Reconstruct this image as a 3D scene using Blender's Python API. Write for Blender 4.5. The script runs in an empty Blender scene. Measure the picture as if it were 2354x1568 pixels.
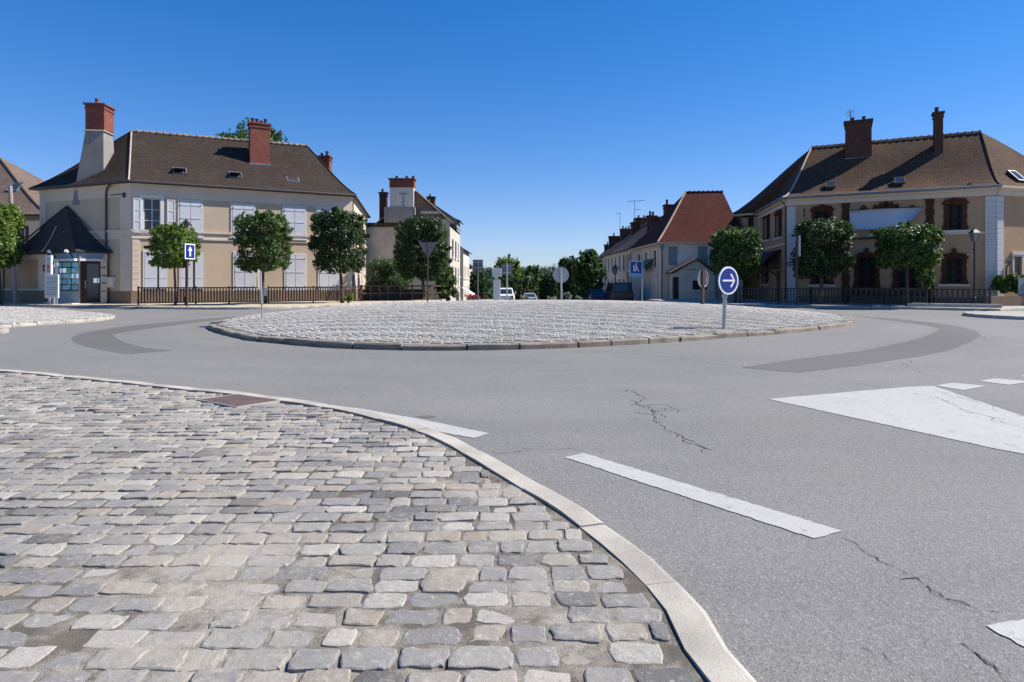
import bpy, math, random
from mathutils import Vector, Matrix, noise
random.seed(11)
sc = bpy.context.scene
COL = sc.collection
F, HX, HY, EYE = 1460.0, 1177.0, 645.0, 1.6      # focal length, picture centre, horizon (all in pixels of a 2354 wide picture), eye height
def at(px, py, d): return Vector(((px-HX)/F*d, d, EYE+(HY-py)/F*d))
def gnd(px, py, z=0.0):
    d = (EYE-z)*F/(py-HY); return Vector(((px-HX)/F*d, d, z))
def P2(px, d): return Vector(((px-HX)/F*d, d))
def V(*a): return Vector(a)
def gz(y):                                         # the ground: level at the roundabout, falling away along the far street
    if y < 47: return 0.0
    t = min(y, 120)-47
    return -0.05*t
def S(r, g, b, k=1.0):
    f = lambda c: ((c/255)/12.92 if c/255 <= .04045 else ((c/255+.055)/1.055)**2.4)*k
    return (f(r), f(g), f(b))

# ------------------------------------------------------------------ mesh collector
BASE = {}
class MB:
    def __init__(s): s.v = []; s.f = []
    def add(s, vs, fs):
        o = len(s.v); s.v += [tuple(p) for p in vs]; s.f += [tuple(i+o for i in f) for f in fs]
    def quad(s, a, b, c, d): s.add([a, b, c, d], [(0, 1, 2, 3)])
    def tri(s, a, b, c): s.add([a, b, c], [(0, 1, 2)])
    def hexa(s, p):                                 # 8 points: bottom 4, top 4
        s.add(p, [(3, 2, 1, 0), (4, 5, 6, 7), (0, 1, 5, 4), (1, 2, 6, 5), (2, 3, 7, 6), (3, 0, 4, 7)])
    def box(s, c, sx, sy, sz, rz=0.0):              # c = centre of the base
        R = Matrix.Rotation(rz, 3, 'Z'); c = Vector(c); p = []
        for z in (0, sz):
            for (x, y) in ((-1, -1), (1, -1), (1, 1), (-1, 1)):
                p.append(c+R@Vector((x*sx/2, y*sy/2, z)))
        s.hexa(p)
    def obox(s, o, a, b, c):
        o, a, b, c = map(Vector, (o, a, b, c))
        s.hexa([o, o+a, o+a+b, o+b, o+c, o+a+c, o+a+b+c, o+b+c])
    def frus(s, c0, a0, b0, c1, a1, b1, rz=0.0):    # tapered box between two rectangles
        R = Matrix.Rotation(rz, 3, 'Z'); p = []
        for c, a, b in ((Vector(c0), a0, b0), (Vector(c1), a1, b1)):
            for (x, y) in ((-1, -1), (1, -1), (1, 1), (-1, 1)):
                p.append(c+R@Vector((x*a/2, y*b/2, 0)))
        s.hexa(p)
    def tube(s, pts, rad, n=10, caps=True):
        pts = [Vector(p) for p in pts]
        if not hasattr(rad, '__len__'): rad = [rad]*len(pts)
        vs = []; ref = None
        for i, p in enumerate(pts):
            t = (pts[min(i+1, len(pts)-1)]-pts[max(i-1, 0)]).normalized()
            if ref is None: ref = t.orthogonal().normalized()
            a = (ref-t*ref.dot(t)).normalized(); ref = a; b = t.cross(a)
            for k in range(n):
                an = 2*math.pi*k/n
                vs.append(p+(a*math.cos(an)+b*math.sin(an))*rad[i])
        fs = []
        for i in range(len(pts)-1):
            for k in range(n):
                fs.append((i*n+k, i*n+(k+1) % n, (i+1)*n+(k+1) % n, (i+1)*n+k))
        if caps: fs += [tuple(range(n-1, -1, -1)), tuple((len(pts)-1)*n+k for k in range(n))]
        s.add(vs, fs)
    def prism(s, poly, z0, z1):
        n = len(poly)
        g = lambda p, z: (p[0], p[1], z)
        s.add([g(p, z0) for p in poly]+[g(p, z1) for p in poly],
              [tuple(range(n-1, -1, -1)), tuple(range(n, 2*n))]+[(i, (i+1) % n, n+(i+1) % n, n+i) for i in range(n)])
    def slab(s, poly, nrm):                         # planar 3D polygon given a thickness vector
        poly = [Vector(p) for p in poly]; nrm = Vector(nrm); n = len(poly)
        s.add(poly+[p+nrm for p in poly], [tuple(range(n-1, -1, -1)), tuple(range(n, 2*n))]+[(i, (i+1) % n, n+(i+1) % n, n+i) for i in range(n)])
    def build(s, name, mat, root=None, base=None, smooth=False, uv=True, bevel=0.0):
        off = Vector(base) if base is not None else (BASE.get(root.name, Vector()) if root else Vector())
        me = bpy.data.meshes.new(name)
        me.from_pydata([(p[0]-off.x, p[1]-off.y, p[2]-off.z) for p in s.v], [], s.f)
        if uv:
            ul = me.uv_layers.new(name='UVMap').data
            for pl in me.polygons:
                nn = pl.normal
                t = Vector((-nn.y, nn.x, 0))
                if t.length < .05: t = Vector((1, 0, 0))
                t.normalize(); b = nn.cross(t)
                for li in pl.loop_indices:
                    co = me.vertices[me.loops[li].vertex_index].co
                    ul[li].uv = (co.dot(t), co.dot(b))
        if smooth:
            for pl in me.polygons: pl.use_smooth = True
        me.materials.append(mat)
        o = bpy.data.objects.new(name, me); COL.objects.link(o)
        if root is not None:
            o.parent = root
        else:
            o.location = off
        BASE[o.name] = off
        if bevel:
            m = o.modifiers.new('bevel', 'BEVEL'); m.width = bevel; m.segments = 2; m.limit_method = 'ANGLE'
        return o

def build_each(mb, name, mat, root):                # every 8-point box in the collector as an object of its own
    for i in range(0, len(mb.v), 8):
        m = MB(); m.hexa(mb.v[i:i+8]); m.build(name, mat, root)
def tag(o, label=None, cat=None, group=None, kind=None):
    for k, v in (('label', label), ('category', cat), ('group', group), ('kind', kind)):
        if v: o[k] = v
    return o
def thing(name, loc, label, cat, group=None, rz=0.0):
    o = bpy.data.objects.new(name, None); o.empty_display_size = .3
    COL.objects.link(o); o.location = loc; o.rotation_euler = (0, 0, rz)
    BASE[o.name] = Vector(loc) if rz == 0 else Vector()
    return tag(o, label, cat, group)
def local_thing(name, loc, rz, label, cat, group=None):       # its parts are built round the origin
    o = thing(name, loc, label, cat, group); o.rotation_euler = (0, 0, rz); BASE[o.name] = Vector(); return o
def copy_tree(o, parent=None):
    c = o.copy(); COL.objects.link(c)
    if parent is not None: c.parent = parent
    for ch in list(o.children): copy_tree(ch, c)
    return c

# ------------------------------------------------------------------ materials
class NT:
    def __init__(s, name):
        s.m = bpy.data.materials.new(name); s.m.use_nodes = True
        s.t = s.m.node_tree; s.n = s.t.nodes; s.p = s.n['Principled BSDF']
        s.out = s.n['Material Output']
    def new(s, typ, **kw):
        n = s.n.new(typ)
        for k, v in kw.items():
            if k in n.inputs.keys(): n.inputs[k].default_value = v
            else: setattr(n, k, v)
        return n
    def link(s, a, b): s.t.links.new(a, b)
    def mixc(s, fac, a, b, blend='MIX'):
        m = s.n.new('ShaderNodeMix'); m.data_type = 'RGBA'; m.blend_type = blend
        for sock, v in ((m.inputs[0], fac), (m.inputs[6], a), (m.inputs[7], b)):
            if hasattr(v, 'links') or isinstance(v, bpy.types.NodeSocket): s.link(v, sock)
            elif isinstance(v, (int, float)): sock.default_value = v
            else: sock.default_value = (*v[:3], 1)
        return m.outputs[2]
    def coords(s, kind='Object'):
        c = s.n.new('ShaderNodeTexCoord'); return c.outputs[kind]
    def noise(s, vec, scale, detail=3, rough=.55, dim='3D'):
        n = s.n.new('ShaderNodeTexNoise'); n.inputs['Scale'].default_value = scale
        n.inputs['Detail'].default_value = detail; n.inputs['Roughness'].default_value = rough
        if vec: s.link(vec, n.inputs['Vector'])
        return n.outputs['Fac']
    def ramp(s, fac, stops):
        r = s.n.new('ShaderNodeValToRGB'); e = r.color_ramp.elements
        while len(e) < len(stops): e.new(.5)
        for el, (p, c) in zip(e, stops):
            el.position = p
            if isinstance(c, (int, float)): c = (c, c, c)
            el.color = (*c[:3], 1)
        s.link(fac, r.inputs[0]); return r.outputs[0]
    def bump(s, h, strength=.3, dist=.01, nrm=None):
        b = s.n.new('ShaderNodeBump'); b.inputs['Strength'].default_value = strength; b.inputs['Distance'].default_value = dist
        s.link(h, b.inputs['Height'])
        if nrm: s.link(nrm, b.inputs['Normal'])
        return b.outputs[0]
def sc3(c, k): return tuple(min(1, x*k) for x in c[:3])

def plain(name, c, rough=.7, var=.12, scale=2.0, bump=.0, bscale=60, metal=0.0, spec=.4, fine=.06, streak=0.0):
    t = NT(name); co = t.coords()
    n1 = t.noise(co, scale, 4); n2 = t.noise(co, bscale, 2)
    col = t.mixc(t.ramp(n1, [(.3, 0), (.7, 1)]), sc3(c, 1-var), sc3(c, 1+var))
    col = t.mixc(t.ramp(n2, [(.3, 0), (.7, 1)]), col, t.mixc(1.0, col, (1-fine*2,)*3, 'MULTIPLY'))
    if streak:
        mp = t.new('ShaderNodeMapping'); mp.inputs['Scale'].default_value = (2.2, 2.2, .25); t.link(co, mp.inputs[0])
        n3 = t.noise(mp.outputs[0], 2.0, 5, .7)
        col = t.mixc(t.ramp(n3, [(.5, 0), (.8, streak)]), col, sc3(c, .45))
    t.link(col, t.p.inputs['Base Color'])
    t.p.inputs['Roughness'].default_value = rough; t.p.inputs['Metallic'].default_value = metal
    t.p.inputs['Specular IOR Level'].default_value = spec
    if bump: t.link(t.bump(n2, bump, .01), t.p.inputs['Normal'])
    return t.m

def tiled(name, c1, c2, mortar, bw, bh, gap=.008, rough=.9, stain=None, stain_amt=.5, bump=.5, streak=.3, spec=.1, dark=.55):
    t = NT(name); uv = t.coords('UV')
    nz = t.new('ShaderNodeTexNoise'); nz.inputs['Scale'].default_value = 6; t.link(uv, nz.inputs['Vector'])
    add = t.new('ShaderNodeVectorMath', operation='MULTIPLY_ADD'); t.link(nz.outputs['Color'], add.inputs[0]); add.inputs[1].default_value = (.015,)*3; t.link(uv, add.inputs[2])
    br = t.new('ShaderNodeTexBrick'); t.link(add.outputs[0], br.inputs['Vector'])
    br.inputs['Scale'].default_value = 1; br.inputs['Brick Width'].default_value = bw; br.inputs['Row Height'].default_value = bh
    br.inputs['Mortar Size'].default_value = gap; br.inputs['Mortar Smooth'].default_value = .2; br.inputs['Bias'].default_value = 0
    br.inputs['Color1'].default_value = (*c1, 1); br.inputs['Color2'].default_value = (*c2, 1); br.inputs['Mortar'].default_value = (*mortar, 1)
    col = br.outputs['Color']
    n1 = t.noise(uv, .55, 6, .65)
    col = t.mixc(t.ramp(n1, [(.35, 0), (.68, dark)]), col, sc3(c1, .42)); n6 = t.noise(uv, 2.6, 6, .75); col = t.mixc(t.ramp(n6, [(.46, 0), (.66, .55)]), col, sc3(c1, .38)); col = t.mixc(t.ramp(n6, [(.3, .5), (.42, 0)]), col, sc3(c2, 1.5))
    if stain:
        n2 = t.noise(uv, .28, 5, .6)
        col = t.mixc(t.ramp(n2, [(.5, 0), (.72, stain_amt)]), col, stain)
    if streak:
        mp = t.new('ShaderNodeMapping'); mp.inputs['Scale'].default_value = (3.0, .3, 1); t.link(uv, mp.inputs[0])
        n3 = t.noise(mp.outputs[0], 1.5, 5, .7)
        col = t.mixc(t.ramp(n3, [(.5, 0), (.75, streak)]), col, sc3(c1, .4))
    n4 = t.noise(uv, 9, 3, .7)
    col = t.mixc(t.ramp(n4, [(.35, 0), (.75, .4)]), col, sc3(c2, 1.5))
    t.link(col, t.p.inputs['Base Color'])
    t.p.inputs['Roughness'].default_value = rough; t.p.inputs['Specular IOR Level'].default_value = spec
    hmix = t.new('ShaderNodeMath', operation='MULTIPLY_ADD'); t.link(br.outputs['Fac'], hmix.inputs[0]); hmix.inputs[1].default_value = -1.0; t.link(n4, hmix.inputs[2])
    t.link(t.bump(hmix.outputs[0], bump, .02), t.p.inputs['Normal'])
    return t.m

def leafy(name, dark, light, trans=.35):
    t = NT(name)
    g = t.new('ShaderNodeNewGeometry')
    col = t.ramp(g.outputs['Random Per Island'], [(0, dark), (.55, tuple((a+b)/2 for a, b in zip(dark, light))), (1, light)])
    n = t.noise(t.coords(), .9, 3)
    col = t.mixc(t.ramp(n, [(.35, .0), (.65, .55)]), col, sc3(dark, .9))
    t.link(col, t.p.inputs['Base Color']); t.p.inputs['Roughness'].default_value = .46; t.p.inputs['Specular IOR Level'].default_value = .4
    tr = t.new('ShaderNodeBsdfTranslucent'); t.link(t.mixc(1.0, col, (1.5, 1.7, .7), 'MULTIPLY'), tr.inputs['Color'])
    mx = t.new('ShaderNodeMixShader'); mx.inputs[0].default_value = trans
    t.link(t.p.outputs[0], mx.inputs[1]); t.link(tr.outputs[0], mx.inputs[2]); t.link(mx.outputs[0], t.out.inputs['Surface'])
    return t.m

def glassy(name, c, rough=.08, spec=.6):
    t = NT(name); n = t.noise(t.coords(), 1.3, 3)
    t.link(t.mixc(n, sc3(c, .5), sc3(c, 1.4)), t.p.inputs['Base Color'])
    t.p.inputs['Roughness'].default_value = rough; t.p.inputs['Specular IOR Level'].default_value = spec
    return t.m

def stones(name, stops, joint=.0):
    t = NT(name); g = t.new('ShaderNodeNewGeometry'); co = t.coords()
    col = t.ramp(g.outputs['Random Per Island'], stops)
    n1 = t.noise(co, 9, 5, .7); n2 = t.noise(co, 45, 4, .7); n3 = t.noise(co, .7, 4)
    col = t.mixc(t.ramp(n1, [(.3, .0), (.75, .55)]), col, t.mixc(1.0, col, (.62, .61, .6), 'MULTIPLY'))
    col = t.mixc(t.ramp(n2, [(.48, 0), (.7, .5)]), col, (.17, .155, .13))
    n4 = t.noise(co, 20, 6, .8); col = t.mixc(t.ramp(n4, [(.55, 0), (.68, .45)]), col, (.60, .585, .55)); col = t.mixc(t.ramp(n4, [(.3, .4), (.42, 0)]), col, (.24, .225, .2))
    col = t.mixc(t.ramp(n3, [(.4, 0), (.7, .3)]), col, (.42, .38, .32)); n5 = t.noise(co, 1.6, 6, .75); col = t.mixc(t.ramp(n5, [(.54, 0), (.72, .55)]), col, (.16, .145, .118)); n6 = t.noise(co, 1.0, 5, .65); n7 = t.noise(co, 14, 4, .7); ad = t.new('ShaderNodeMath', operation='MULTIPLY_ADD'); t.link(n7, ad.inputs[0]); ad.inputs[1].default_value = .35; t.link(n6, ad.inputs[2]); col = t.mixc(t.ramp(ad.outputs[0], [(.70, 0), (.80, .8)]), col, (.33, .30, .255))
    t.link(col, t.p.inputs['Base Color']); t.p.inputs['Roughness'].default_value = .75; t.p.inputs['Specular IOR Level'].default_value = .3
    b1 = t.bump(n4, .8, .012)
    t.link(t.bump(n2, .4, .004, b1), t.p.inputs['Normal'])
    return t.m

def asphalt(name, c, grain=.72, warm=None):
    t = NT(name); co = t.coords()
    n1 = t.noise(co, .22, 5, .6); n2 = t.noise(co, 110, 2, .6); n3 = t.noise(co, 3.2, 5, .7)
    vo = t.new('ShaderNodeTexVoronoi'); vo.inputs['Scale'].default_value = 95; t.link(co, vo.inputs['Vector'])
    col = t.mixc(t.ramp(n1, [(.3, 0), (.7, 1)]), sc3(c, .86), sc3(c, 1.1))
    mp = t.new('ShaderNodeMapping'); mp.inputs['Scale'].default_value = (.12, 1.4, 1); t.link(co, mp.inputs[0])
    n5 = t.noise(mp.outputs[0], 1.0, 5, .65)
    col = t.mixc(t.ramp(n5, [(.45, 0), (.7, .25)]), col, sc3(c, .72))
    col = t.mixc(t.ramp(n3, [(.45, 0), (.75, .25)]), col, sc3(c, .78))
    sb = t.new('ShaderNodeVectorMath', operation='DISTANCE'); t.link(co, sb.inputs[0]); sb.inputs[1].default_value = (1.5, 27.6, 0)   # wear in rings round the island
    cx = t.new('ShaderNodeCombineXYZ'); t.link(sb.outputs['Value'], cx.inputs[0])
    wr = t.new('ShaderNodeVectorMath', operation='MULTIPLY_ADD'); t.link(co, wr.inputs[0]); wr.inputs[1].default_value = (.05, .05, 0); t.link(cx.outputs[0], wr.inputs[2])
    n7 = t.noise(wr.outputs[0], .55, 4, .6); n8 = t.noise(co, 1.1, 3, .5); n9 = t.noise(co, .45, 2)
    col = t.mixc(t.ramp(n7, [(.4, 0), (.6, .5)]), col, sc3(c, .78))
    col = t.mixc(t.ramp(n7, [(.25, .35), (.4, 0)]), col, sc3(c, 1.14))
    col = t.mixc(t.ramp(n8, [(.70, 0), (.78, .4)]), col, sc3(c, .6))
    col = t.mixc(t.ramp(n9, [(.5, 0), (.68, .3)]), col, (c[0]*1.05, c[1]*1.0, c[2]*.9))
    sp = t.new('ShaderNodeTexVoronoi'); sp.inputs['Scale'].default_value = 95; t.link(co, sp.inputs['Vector'])
    bw = t.new('ShaderNodeRGBToBW'); t.link(sp.outputs['Color'], bw.inputs[0])
    col = t.mixc(t.ramp(bw.outputs[0], [(.2, .55*grain), (.42, 0)]), col, sc3(c, .35))
    col = t.mixc(t.ramp(bw.outputs[0], [(.68, 0), (.9, .5*grain)]), col, sc3(c, 1.9))
    if warm:
        n6 = t.noise(co, .16, 4); col = t.mixc(t.ramp(n6, [(.5, 0), (.7, .4)]), col, warm)
    t.link(col, t.p.inputs['Base Color']); t.p.inputs['Roughness'].default_value = .82; t.p.inputs['Specular IOR Level'].default_value = .3
    t.link(t.bump(vo.outputs['Distance'], .6*grain, .006), t.p.inputs['Normal'])
    return t.m

def paint(name, c):
    t = NT(name); co = t.coords()
    n1 = t.noise(co, 2.2, 5, .7); n2 = t.noise(co, 70, 3, .7); n3 = t.noise(co, 9, 6, .75)
    col = t.mixc(t.ramp(n1, [(.35, 0), (.7, 1)]), sc3(c, .9), c)
    col = t.mixc(t.ramp(n2, [(.50, 0), (.68, .45)]), col, sc3(c, .55))
    col = t.mixc(t.ramp(n3, [(.57, 0), (.64, .65)]), col, sc3(c, .45)); n4 = t.noise(co, .9, 5, .7); col = t.mixc(t.ramp(n4, [(.5, 0), (.75, .35)]), col, sc3(c, .72))
    t.link(col, t.p.inputs['Base Color']); t.p.inputs['Roughness'].default_value = .6; t.p.inputs['Specular IOR Level'].default_value = .3
    t.link(t.bump(n2, .3, .004), t.p.inputs['Normal'])
    return t.m

M = {}
def mm(k, m): M[k] = m; return m
mm('asphalt', asphalt('asphalt', (.186, .181, .175)))
mm('patch', asphalt('asphalt_patch', (.122, .118, .113), .45))
mm('crack', plain('crack_fill', (.035, .034, .033), .95, .3, 9))
mm('paint', paint('road_paint', (.42, .412, .385)))
mm('cobble', stones('cobble_stone', [(0, (.10, .098, .096)), (.12, (.175, .173, .172)), (.36, (.235, .229, .221)), (.6, (.275, .263, .243)), (.76, (.285, .245, .20)), (.88, (.33, .312, .28)), (1, (.42, .395, .355))]))
mm('islestone', stones('island_stone', [(0, (.36, .345, .315)), (.2, (.44, .42, .385)), (.6, (.485, .465, .425)), (1, (.55, .53, .48))]))
mm('sand', plain('joint_sand', (.155, .135, .108), .95, .3, 4, .9, 160, fine=.2))
def _dust():
    m = M['sand']; t = m.node_tree; p = t.nodes['Principled BSDF']; old = p.inputs['Base Color'].links[0].from_socket
    co = t.nodes.new('ShaderNodeTexCoord').outputs['Object']
    n1 = t.nodes.new('ShaderNodeTexNoise'); n1.inputs['Scale'].default_value = 1.0; n1.inputs['Detail'].default_value = 5; n1.inputs['Roughness'].default_value = .65
    n2 = t.nodes.new('ShaderNodeTexNoise'); n2.inputs['Scale'].default_value = 14; n2.inputs['Detail'].default_value = 4; n2.inputs['Roughness'].default_value = .7
    for n in (n1, n2): t.links.new(co, n.inputs['Vector'])
    ad = t.nodes.new('ShaderNodeMath'); ad.operation = 'MULTIPLY_ADD'; ad.inputs[1].default_value = .35; t.links.new(n2.outputs[0], ad.inputs[0]); t.links.new(n1.outputs[0], ad.inputs[2])
    rp = t.nodes.new('ShaderNodeMapRange'); rp.inputs[1].default_value = .62; rp.inputs[2].default_value = .78; t.links.new(ad.outputs[0], rp.inputs[0])
    mx = t.nodes.new('ShaderNodeMix'); mx.data_type = 'RGBA'; t.links.new(rp.outputs[0], mx.inputs[0]); t.links.new(old, mx.inputs[6]); mx.inputs[7].default_value = (.32, .29, .245, 1)
    t.links.new(mx.outputs[2], p.inputs['Base Color'])
_dust()
mm('joint', plain('joint_earth', (.27, .255, .23), .95, .3, 5, .6, 120, fine=.2))
mm('kerb', plain('kerb_stone', (.395, .365, .315), .85, .26, 2.2, .35, 90, fine=.08, streak=.25))
mm('kerbdark', plain('island_kerb_stone', (.25, .215, .17), .9, .35, 2.2, .8, 30, fine=.15, streak=.5))
mm('pave', plain('pavement_surface', (.34, .32, .29), .9, .12, .6, .3, 80, fine=.08))
mm('pavesand', plain('sandy_pavement', (.44, .375, .28), .9, .12, .8, .3, 80, fine=.08))
mm('earth', plain('earth', (.10, .12, .05), .95, .35, .1, .3, 10))
mm('rust', plain('rusty_iron', (.125, .085, .075), .75, .25, 5, .5, 140, fine=.2))
mm('iron', plain('cast_iron', (.06, .058, .06), .6, .2, 8, .3, 80))
# buildings
mm('beige', plain('beige_render', (.50, .395, .285), .92, .06, .8, .15, 50, streak=.12))
mm('cream', plain('cream_render', (.63, .52, .41), .9, .06, .8, .15, 50, streak=.12))
mm('creamw', plain('pale_render', (.66, .59, .50), .9, .08, .7, .15, 50, streak=.3))
mm('oldrender', plain('stained_old_render', (.50, .46, .40), .93, .16, .6, .3, 30, streak=.6))
mm('greyrender', plain('grey_cement_render', (.30, .275, .255), .93, .2, .8, .3, 30, streak=.75))
mm('cement', plain('pale_cement', (.235, .22, .205), .92, .12, .8, .25, 30, streak=.3))
mm('tan', plain('tan_render', (.43, .275, .16), .92, .07, .8, .15, 50, streak=.15))
mm('plinth', plain('brown_plinth', (.20, .145, .10), .92, .15, 1.2, .3, 50, streak=.3))
mm('quoin', plain('white_quoin', (.56, .55, .54), .85, .05, 1, .15, 50, streak=.15))
mm('shutter', plain('pale_blue_paint', (.56, .57, .61), .55, .05, 1.5, streak=.1))
mm('whitep', plain('white_paint', (.63, .62, .60), .5, .04, 2))
mm('darkwood', plain('dark_wood', (.028, .021, .018), .7, .3, 3, .3, 60))
mm('brownwood', plain('brown_wood', (.10, .062, .038), .75, .3, 3, .3, 60, streak=.4))
mm('greenwood', plain('green_grey_paint', (.20, .26, .26), .6, .15, 3, streak=.3))
mm('zinc', plain('zinc', (.22, .25, .28), .5, .15, 3, metal=.6))
mm('pipe', plain('dark_pipe', (.06, .052, .05), .5, .15, 3))
mm('glass', glassy('window_glass', (.03, .04, .05)))
mm('skyglass', glassy('bright_glass', (.04, .05, .06), .03, 1.0))
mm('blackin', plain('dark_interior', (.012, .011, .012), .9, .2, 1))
mm('roofA', tiled('brown_flat_tiles', (.040, .030, .025), (.058, .043, .035), (.010, .008, .007), .3, .2, gap=.016, stain=(.03, .027, .026), stain_amt=.5))
mm('roofK', tiled('dark_slates', (.058, .050, .050), (.08, .066, .062), (.02, .018, .018), .2, .14, streak=.1))
mm('roofH', tiled('mossy_brown_tiles', (.070, .043, .031), (.105, .064, .044), (.02, .013, .01), .36, .24, gap=.02, stain=(.13, .075, .022), stain_amt=.7))
mm('roofR', tiled('red_plain_tiles', (.046, .012, .009), (.068, .019, .014), (.10, .034, .024), .5, .27, gap=.016, stain=(.09, .038, .022), stain_amt=.35, dark=.4))
mm('roofF', tiled('grey_brown_tiles', (.12, .09, .074), (.16, .12, .097), (.06, .045, .04), .17, .3, stain=(.2, .14, .1), dark=.3))
mm('ridge', plain('ridge_tile', (.30, .22, .17), .9, .3, 2, .4, 30))
mm('hipw', plain('hip_mortar', (.40, .35, .30), .9, .15, 2, .3, 30))
mm('brick', tiled('red_brick', (.17, .05, .038), (.235, .078, .056), (.20, .12, .10), .22, .075, .01, stain=(.16, .06, .045), streak=.2, dark=.3))
mm('brickd', tiled('dark_brick', (.085, .045, .036), (.12, .062, .048), (.08, .06, .05), .22, .075, .01, streak=.3))
mm('rbrick', tiled('rusty_brick', (.075, .029, .018), (.11, .043, .026), (.07, .04, .03), .22, .075, .01, streak=.3))
mm('pot', plain('clay_pot', (.22, .09, .06), .85, .2, 3))
mm('potd', plain('sooty_pot', (.045, .035, .032), .85, .2, 3))
# signs, poles
mm('steel', plain('galvanised_steel', (.40, .42, .44), .45, .12, 4, metal=.5))
mm('signback', plain('grey_sign_back', (.36, .36, .38), .5, .08, 3, metal=.2))
mm('signgrey', plain('mid_grey_sign_back', (.17, .17, .185), .5, .1, 3, metal=.1))
mm('signdark', plain('dark_sign_back', (.115, .12, .14), .5, .1, 3))
mm('blue', plain('sign_blue', (.006, .028, .20), .4, .08, 3, fine=.02))
mm('white', plain('sign_white', (.80, .80, .80), .45, .03, 3, fine=.02))
mm('blackp', plain('black_paint', (.022, .02, .02), .5, .15, 4))
mm('brownp', plain('brown_post_paint', (.075, .042, .032), .6, .2, 4))
mm('tarp', plain('grey_blue_banner', (.46, .50, .57), .6, .07, .8, fine=.03, streak=.15))
mm('lampglass', glassy('lamp_glass', (.22, .22, .21), .2, .5))
mm('board', plain('pale_notice_board', (.46, .50, .48), .5, .1, 3))
mm('ink', plain('grey_print', (.2, .22, .22), .6, .1, 4))
mm('inkred', plain('pink_print', (.5, .26, .28), .6, .1, 4))
mm('inkblue', plain('pale_blue_print', (.22, .42, .56), .5, .2, 2))
mm('cyan', plain('cyan_fascia', (.16, .36, .50), .4, .15, 1))
mm('fascia', plain('blue_grey_fascia', (.20, .27, .33), .4, .1, 1))
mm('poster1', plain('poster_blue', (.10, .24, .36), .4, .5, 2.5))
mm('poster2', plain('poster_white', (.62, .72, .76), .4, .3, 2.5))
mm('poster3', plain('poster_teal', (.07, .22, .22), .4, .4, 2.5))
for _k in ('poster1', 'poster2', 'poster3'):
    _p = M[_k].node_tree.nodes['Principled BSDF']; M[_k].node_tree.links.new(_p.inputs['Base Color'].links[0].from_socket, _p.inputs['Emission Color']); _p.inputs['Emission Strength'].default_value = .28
mm('green', plain('green_awning', (.03, .13, .09), .6, .2, 2))
mm('bark', plain('bark', (.075, .058, .045), .9, .35, 6, .8, 40))
mm('leafd', leafy('leaves_dark', (.013, .030, .009), (.066, .115, .028), .25))
mm('leafm', leafy('leaves_mid', (.024, .055, .012), (.11, .18, .04), .3))
mm('leafl', leafy('leaves_light', (.05, .095, .015), (.22, .31, .065), .4))
mm('leafy', leafy('leaves_yellow', (.10, .16, .02), (.34, .40, .05), .4))
mm('leafb', leafy('leaves_bluegreen', (.035, .06, .032), (.10, .15, .075), .3))
mm('leafp', leafy('leaves_pale', (.16, .19, .15), (.45, .47, .43), .3))
mm('leaffar', leafy('far_leaves', (.014, .034, .018), (.05, .092, .036), .15))
M['leaffar'].node_tree.nodes['Principled BSDF'].inputs['Specular IOR Level'].default_value = .1
mm('tyre', plain('tyre_rubber', (.018, .018, .018), .85, .2, 5))
mm('carwhite', plain('white_car_paint', (.75, .75, .76), .25, .02, 2, spec=.6, fine=.0))
mm('carblue', plain('blue_car_paint', (.02, .06, .16), .25, .05, 2, spec=.6, fine=.0))
mm('carnavy', plain('navy_car_paint', (.010, .014, .030), .25, .05, 2, spec=.6, fine=.0))
mm('cargrey', plain('grey_car_paint', (.25, .30, .36), .25, .05, 2, spec=.6, fine=.0))
mm('lightred', plain('tail_light', (.45, .02, .02), .3, .1, 2))
mm('redflower', plain('red_flower', (.42, .03, .05), .7, .4, 8))
# ------------------------------------------------------------------ polygons
def catmull(pts, n=6, closed=False):
    out = []; N = len(pts); rng = range(N) if closed else range(N-1)
    for i in rng:
        p0 = Vector(pts[(i-1) % N] if closed else pts[max(i-1, 0)]); p1 = Vector(pts[i]); p2 = Vector(pts[(i+1) % N])
        p3 = Vector(pts[(i+2) % N] if closed else pts[min(i+2, N-1)])
        for k in range(n):
            t = k/n
            out.append(.5*((2*p1)+(p2-p0)*t+(2*p0-5*p1+4*p2-p3)*t*t+(3*p1-p0-3*p2+p3)*t**3))
    if not closed: out.append(Vector(pts[-1]))
    return out
def offset_line(pts, d, closed=False):             # positive = to the left of the direction of travel
    out = []; N = len(pts)
    for i, p in enumerate(pts):
        a = pts[(i-1) % N] if closed else pts[max(i-1, 0)]; b = pts[(i+1) % N] if closed else pts[min(i+1, N-1)]
        t = (Vector(b)-Vector(a)).normalized(); out.append(Vector(p)+Vector((-t.y, t.x))*d)
    return out
def inside(p, poly):
    x, y = p[0], p[1]; c = False; j = len(poly)-1
    for i in range(len(poly)):
        xi, yi = poly[i][0], poly[i][1]; xj, yj = poly[j][0], poly[j][1]
        if (yi > y) != (yj > y) and x < (xj-xi)*(y-yi)/(yj-yi)+xi: c = not c
        j = i
    return c
def g2(px, py, z=0): p = gnd(px, py, z); return Vector((p.x, p.y))
def struct(o): o['kind'] = 'structure'; return o

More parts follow.
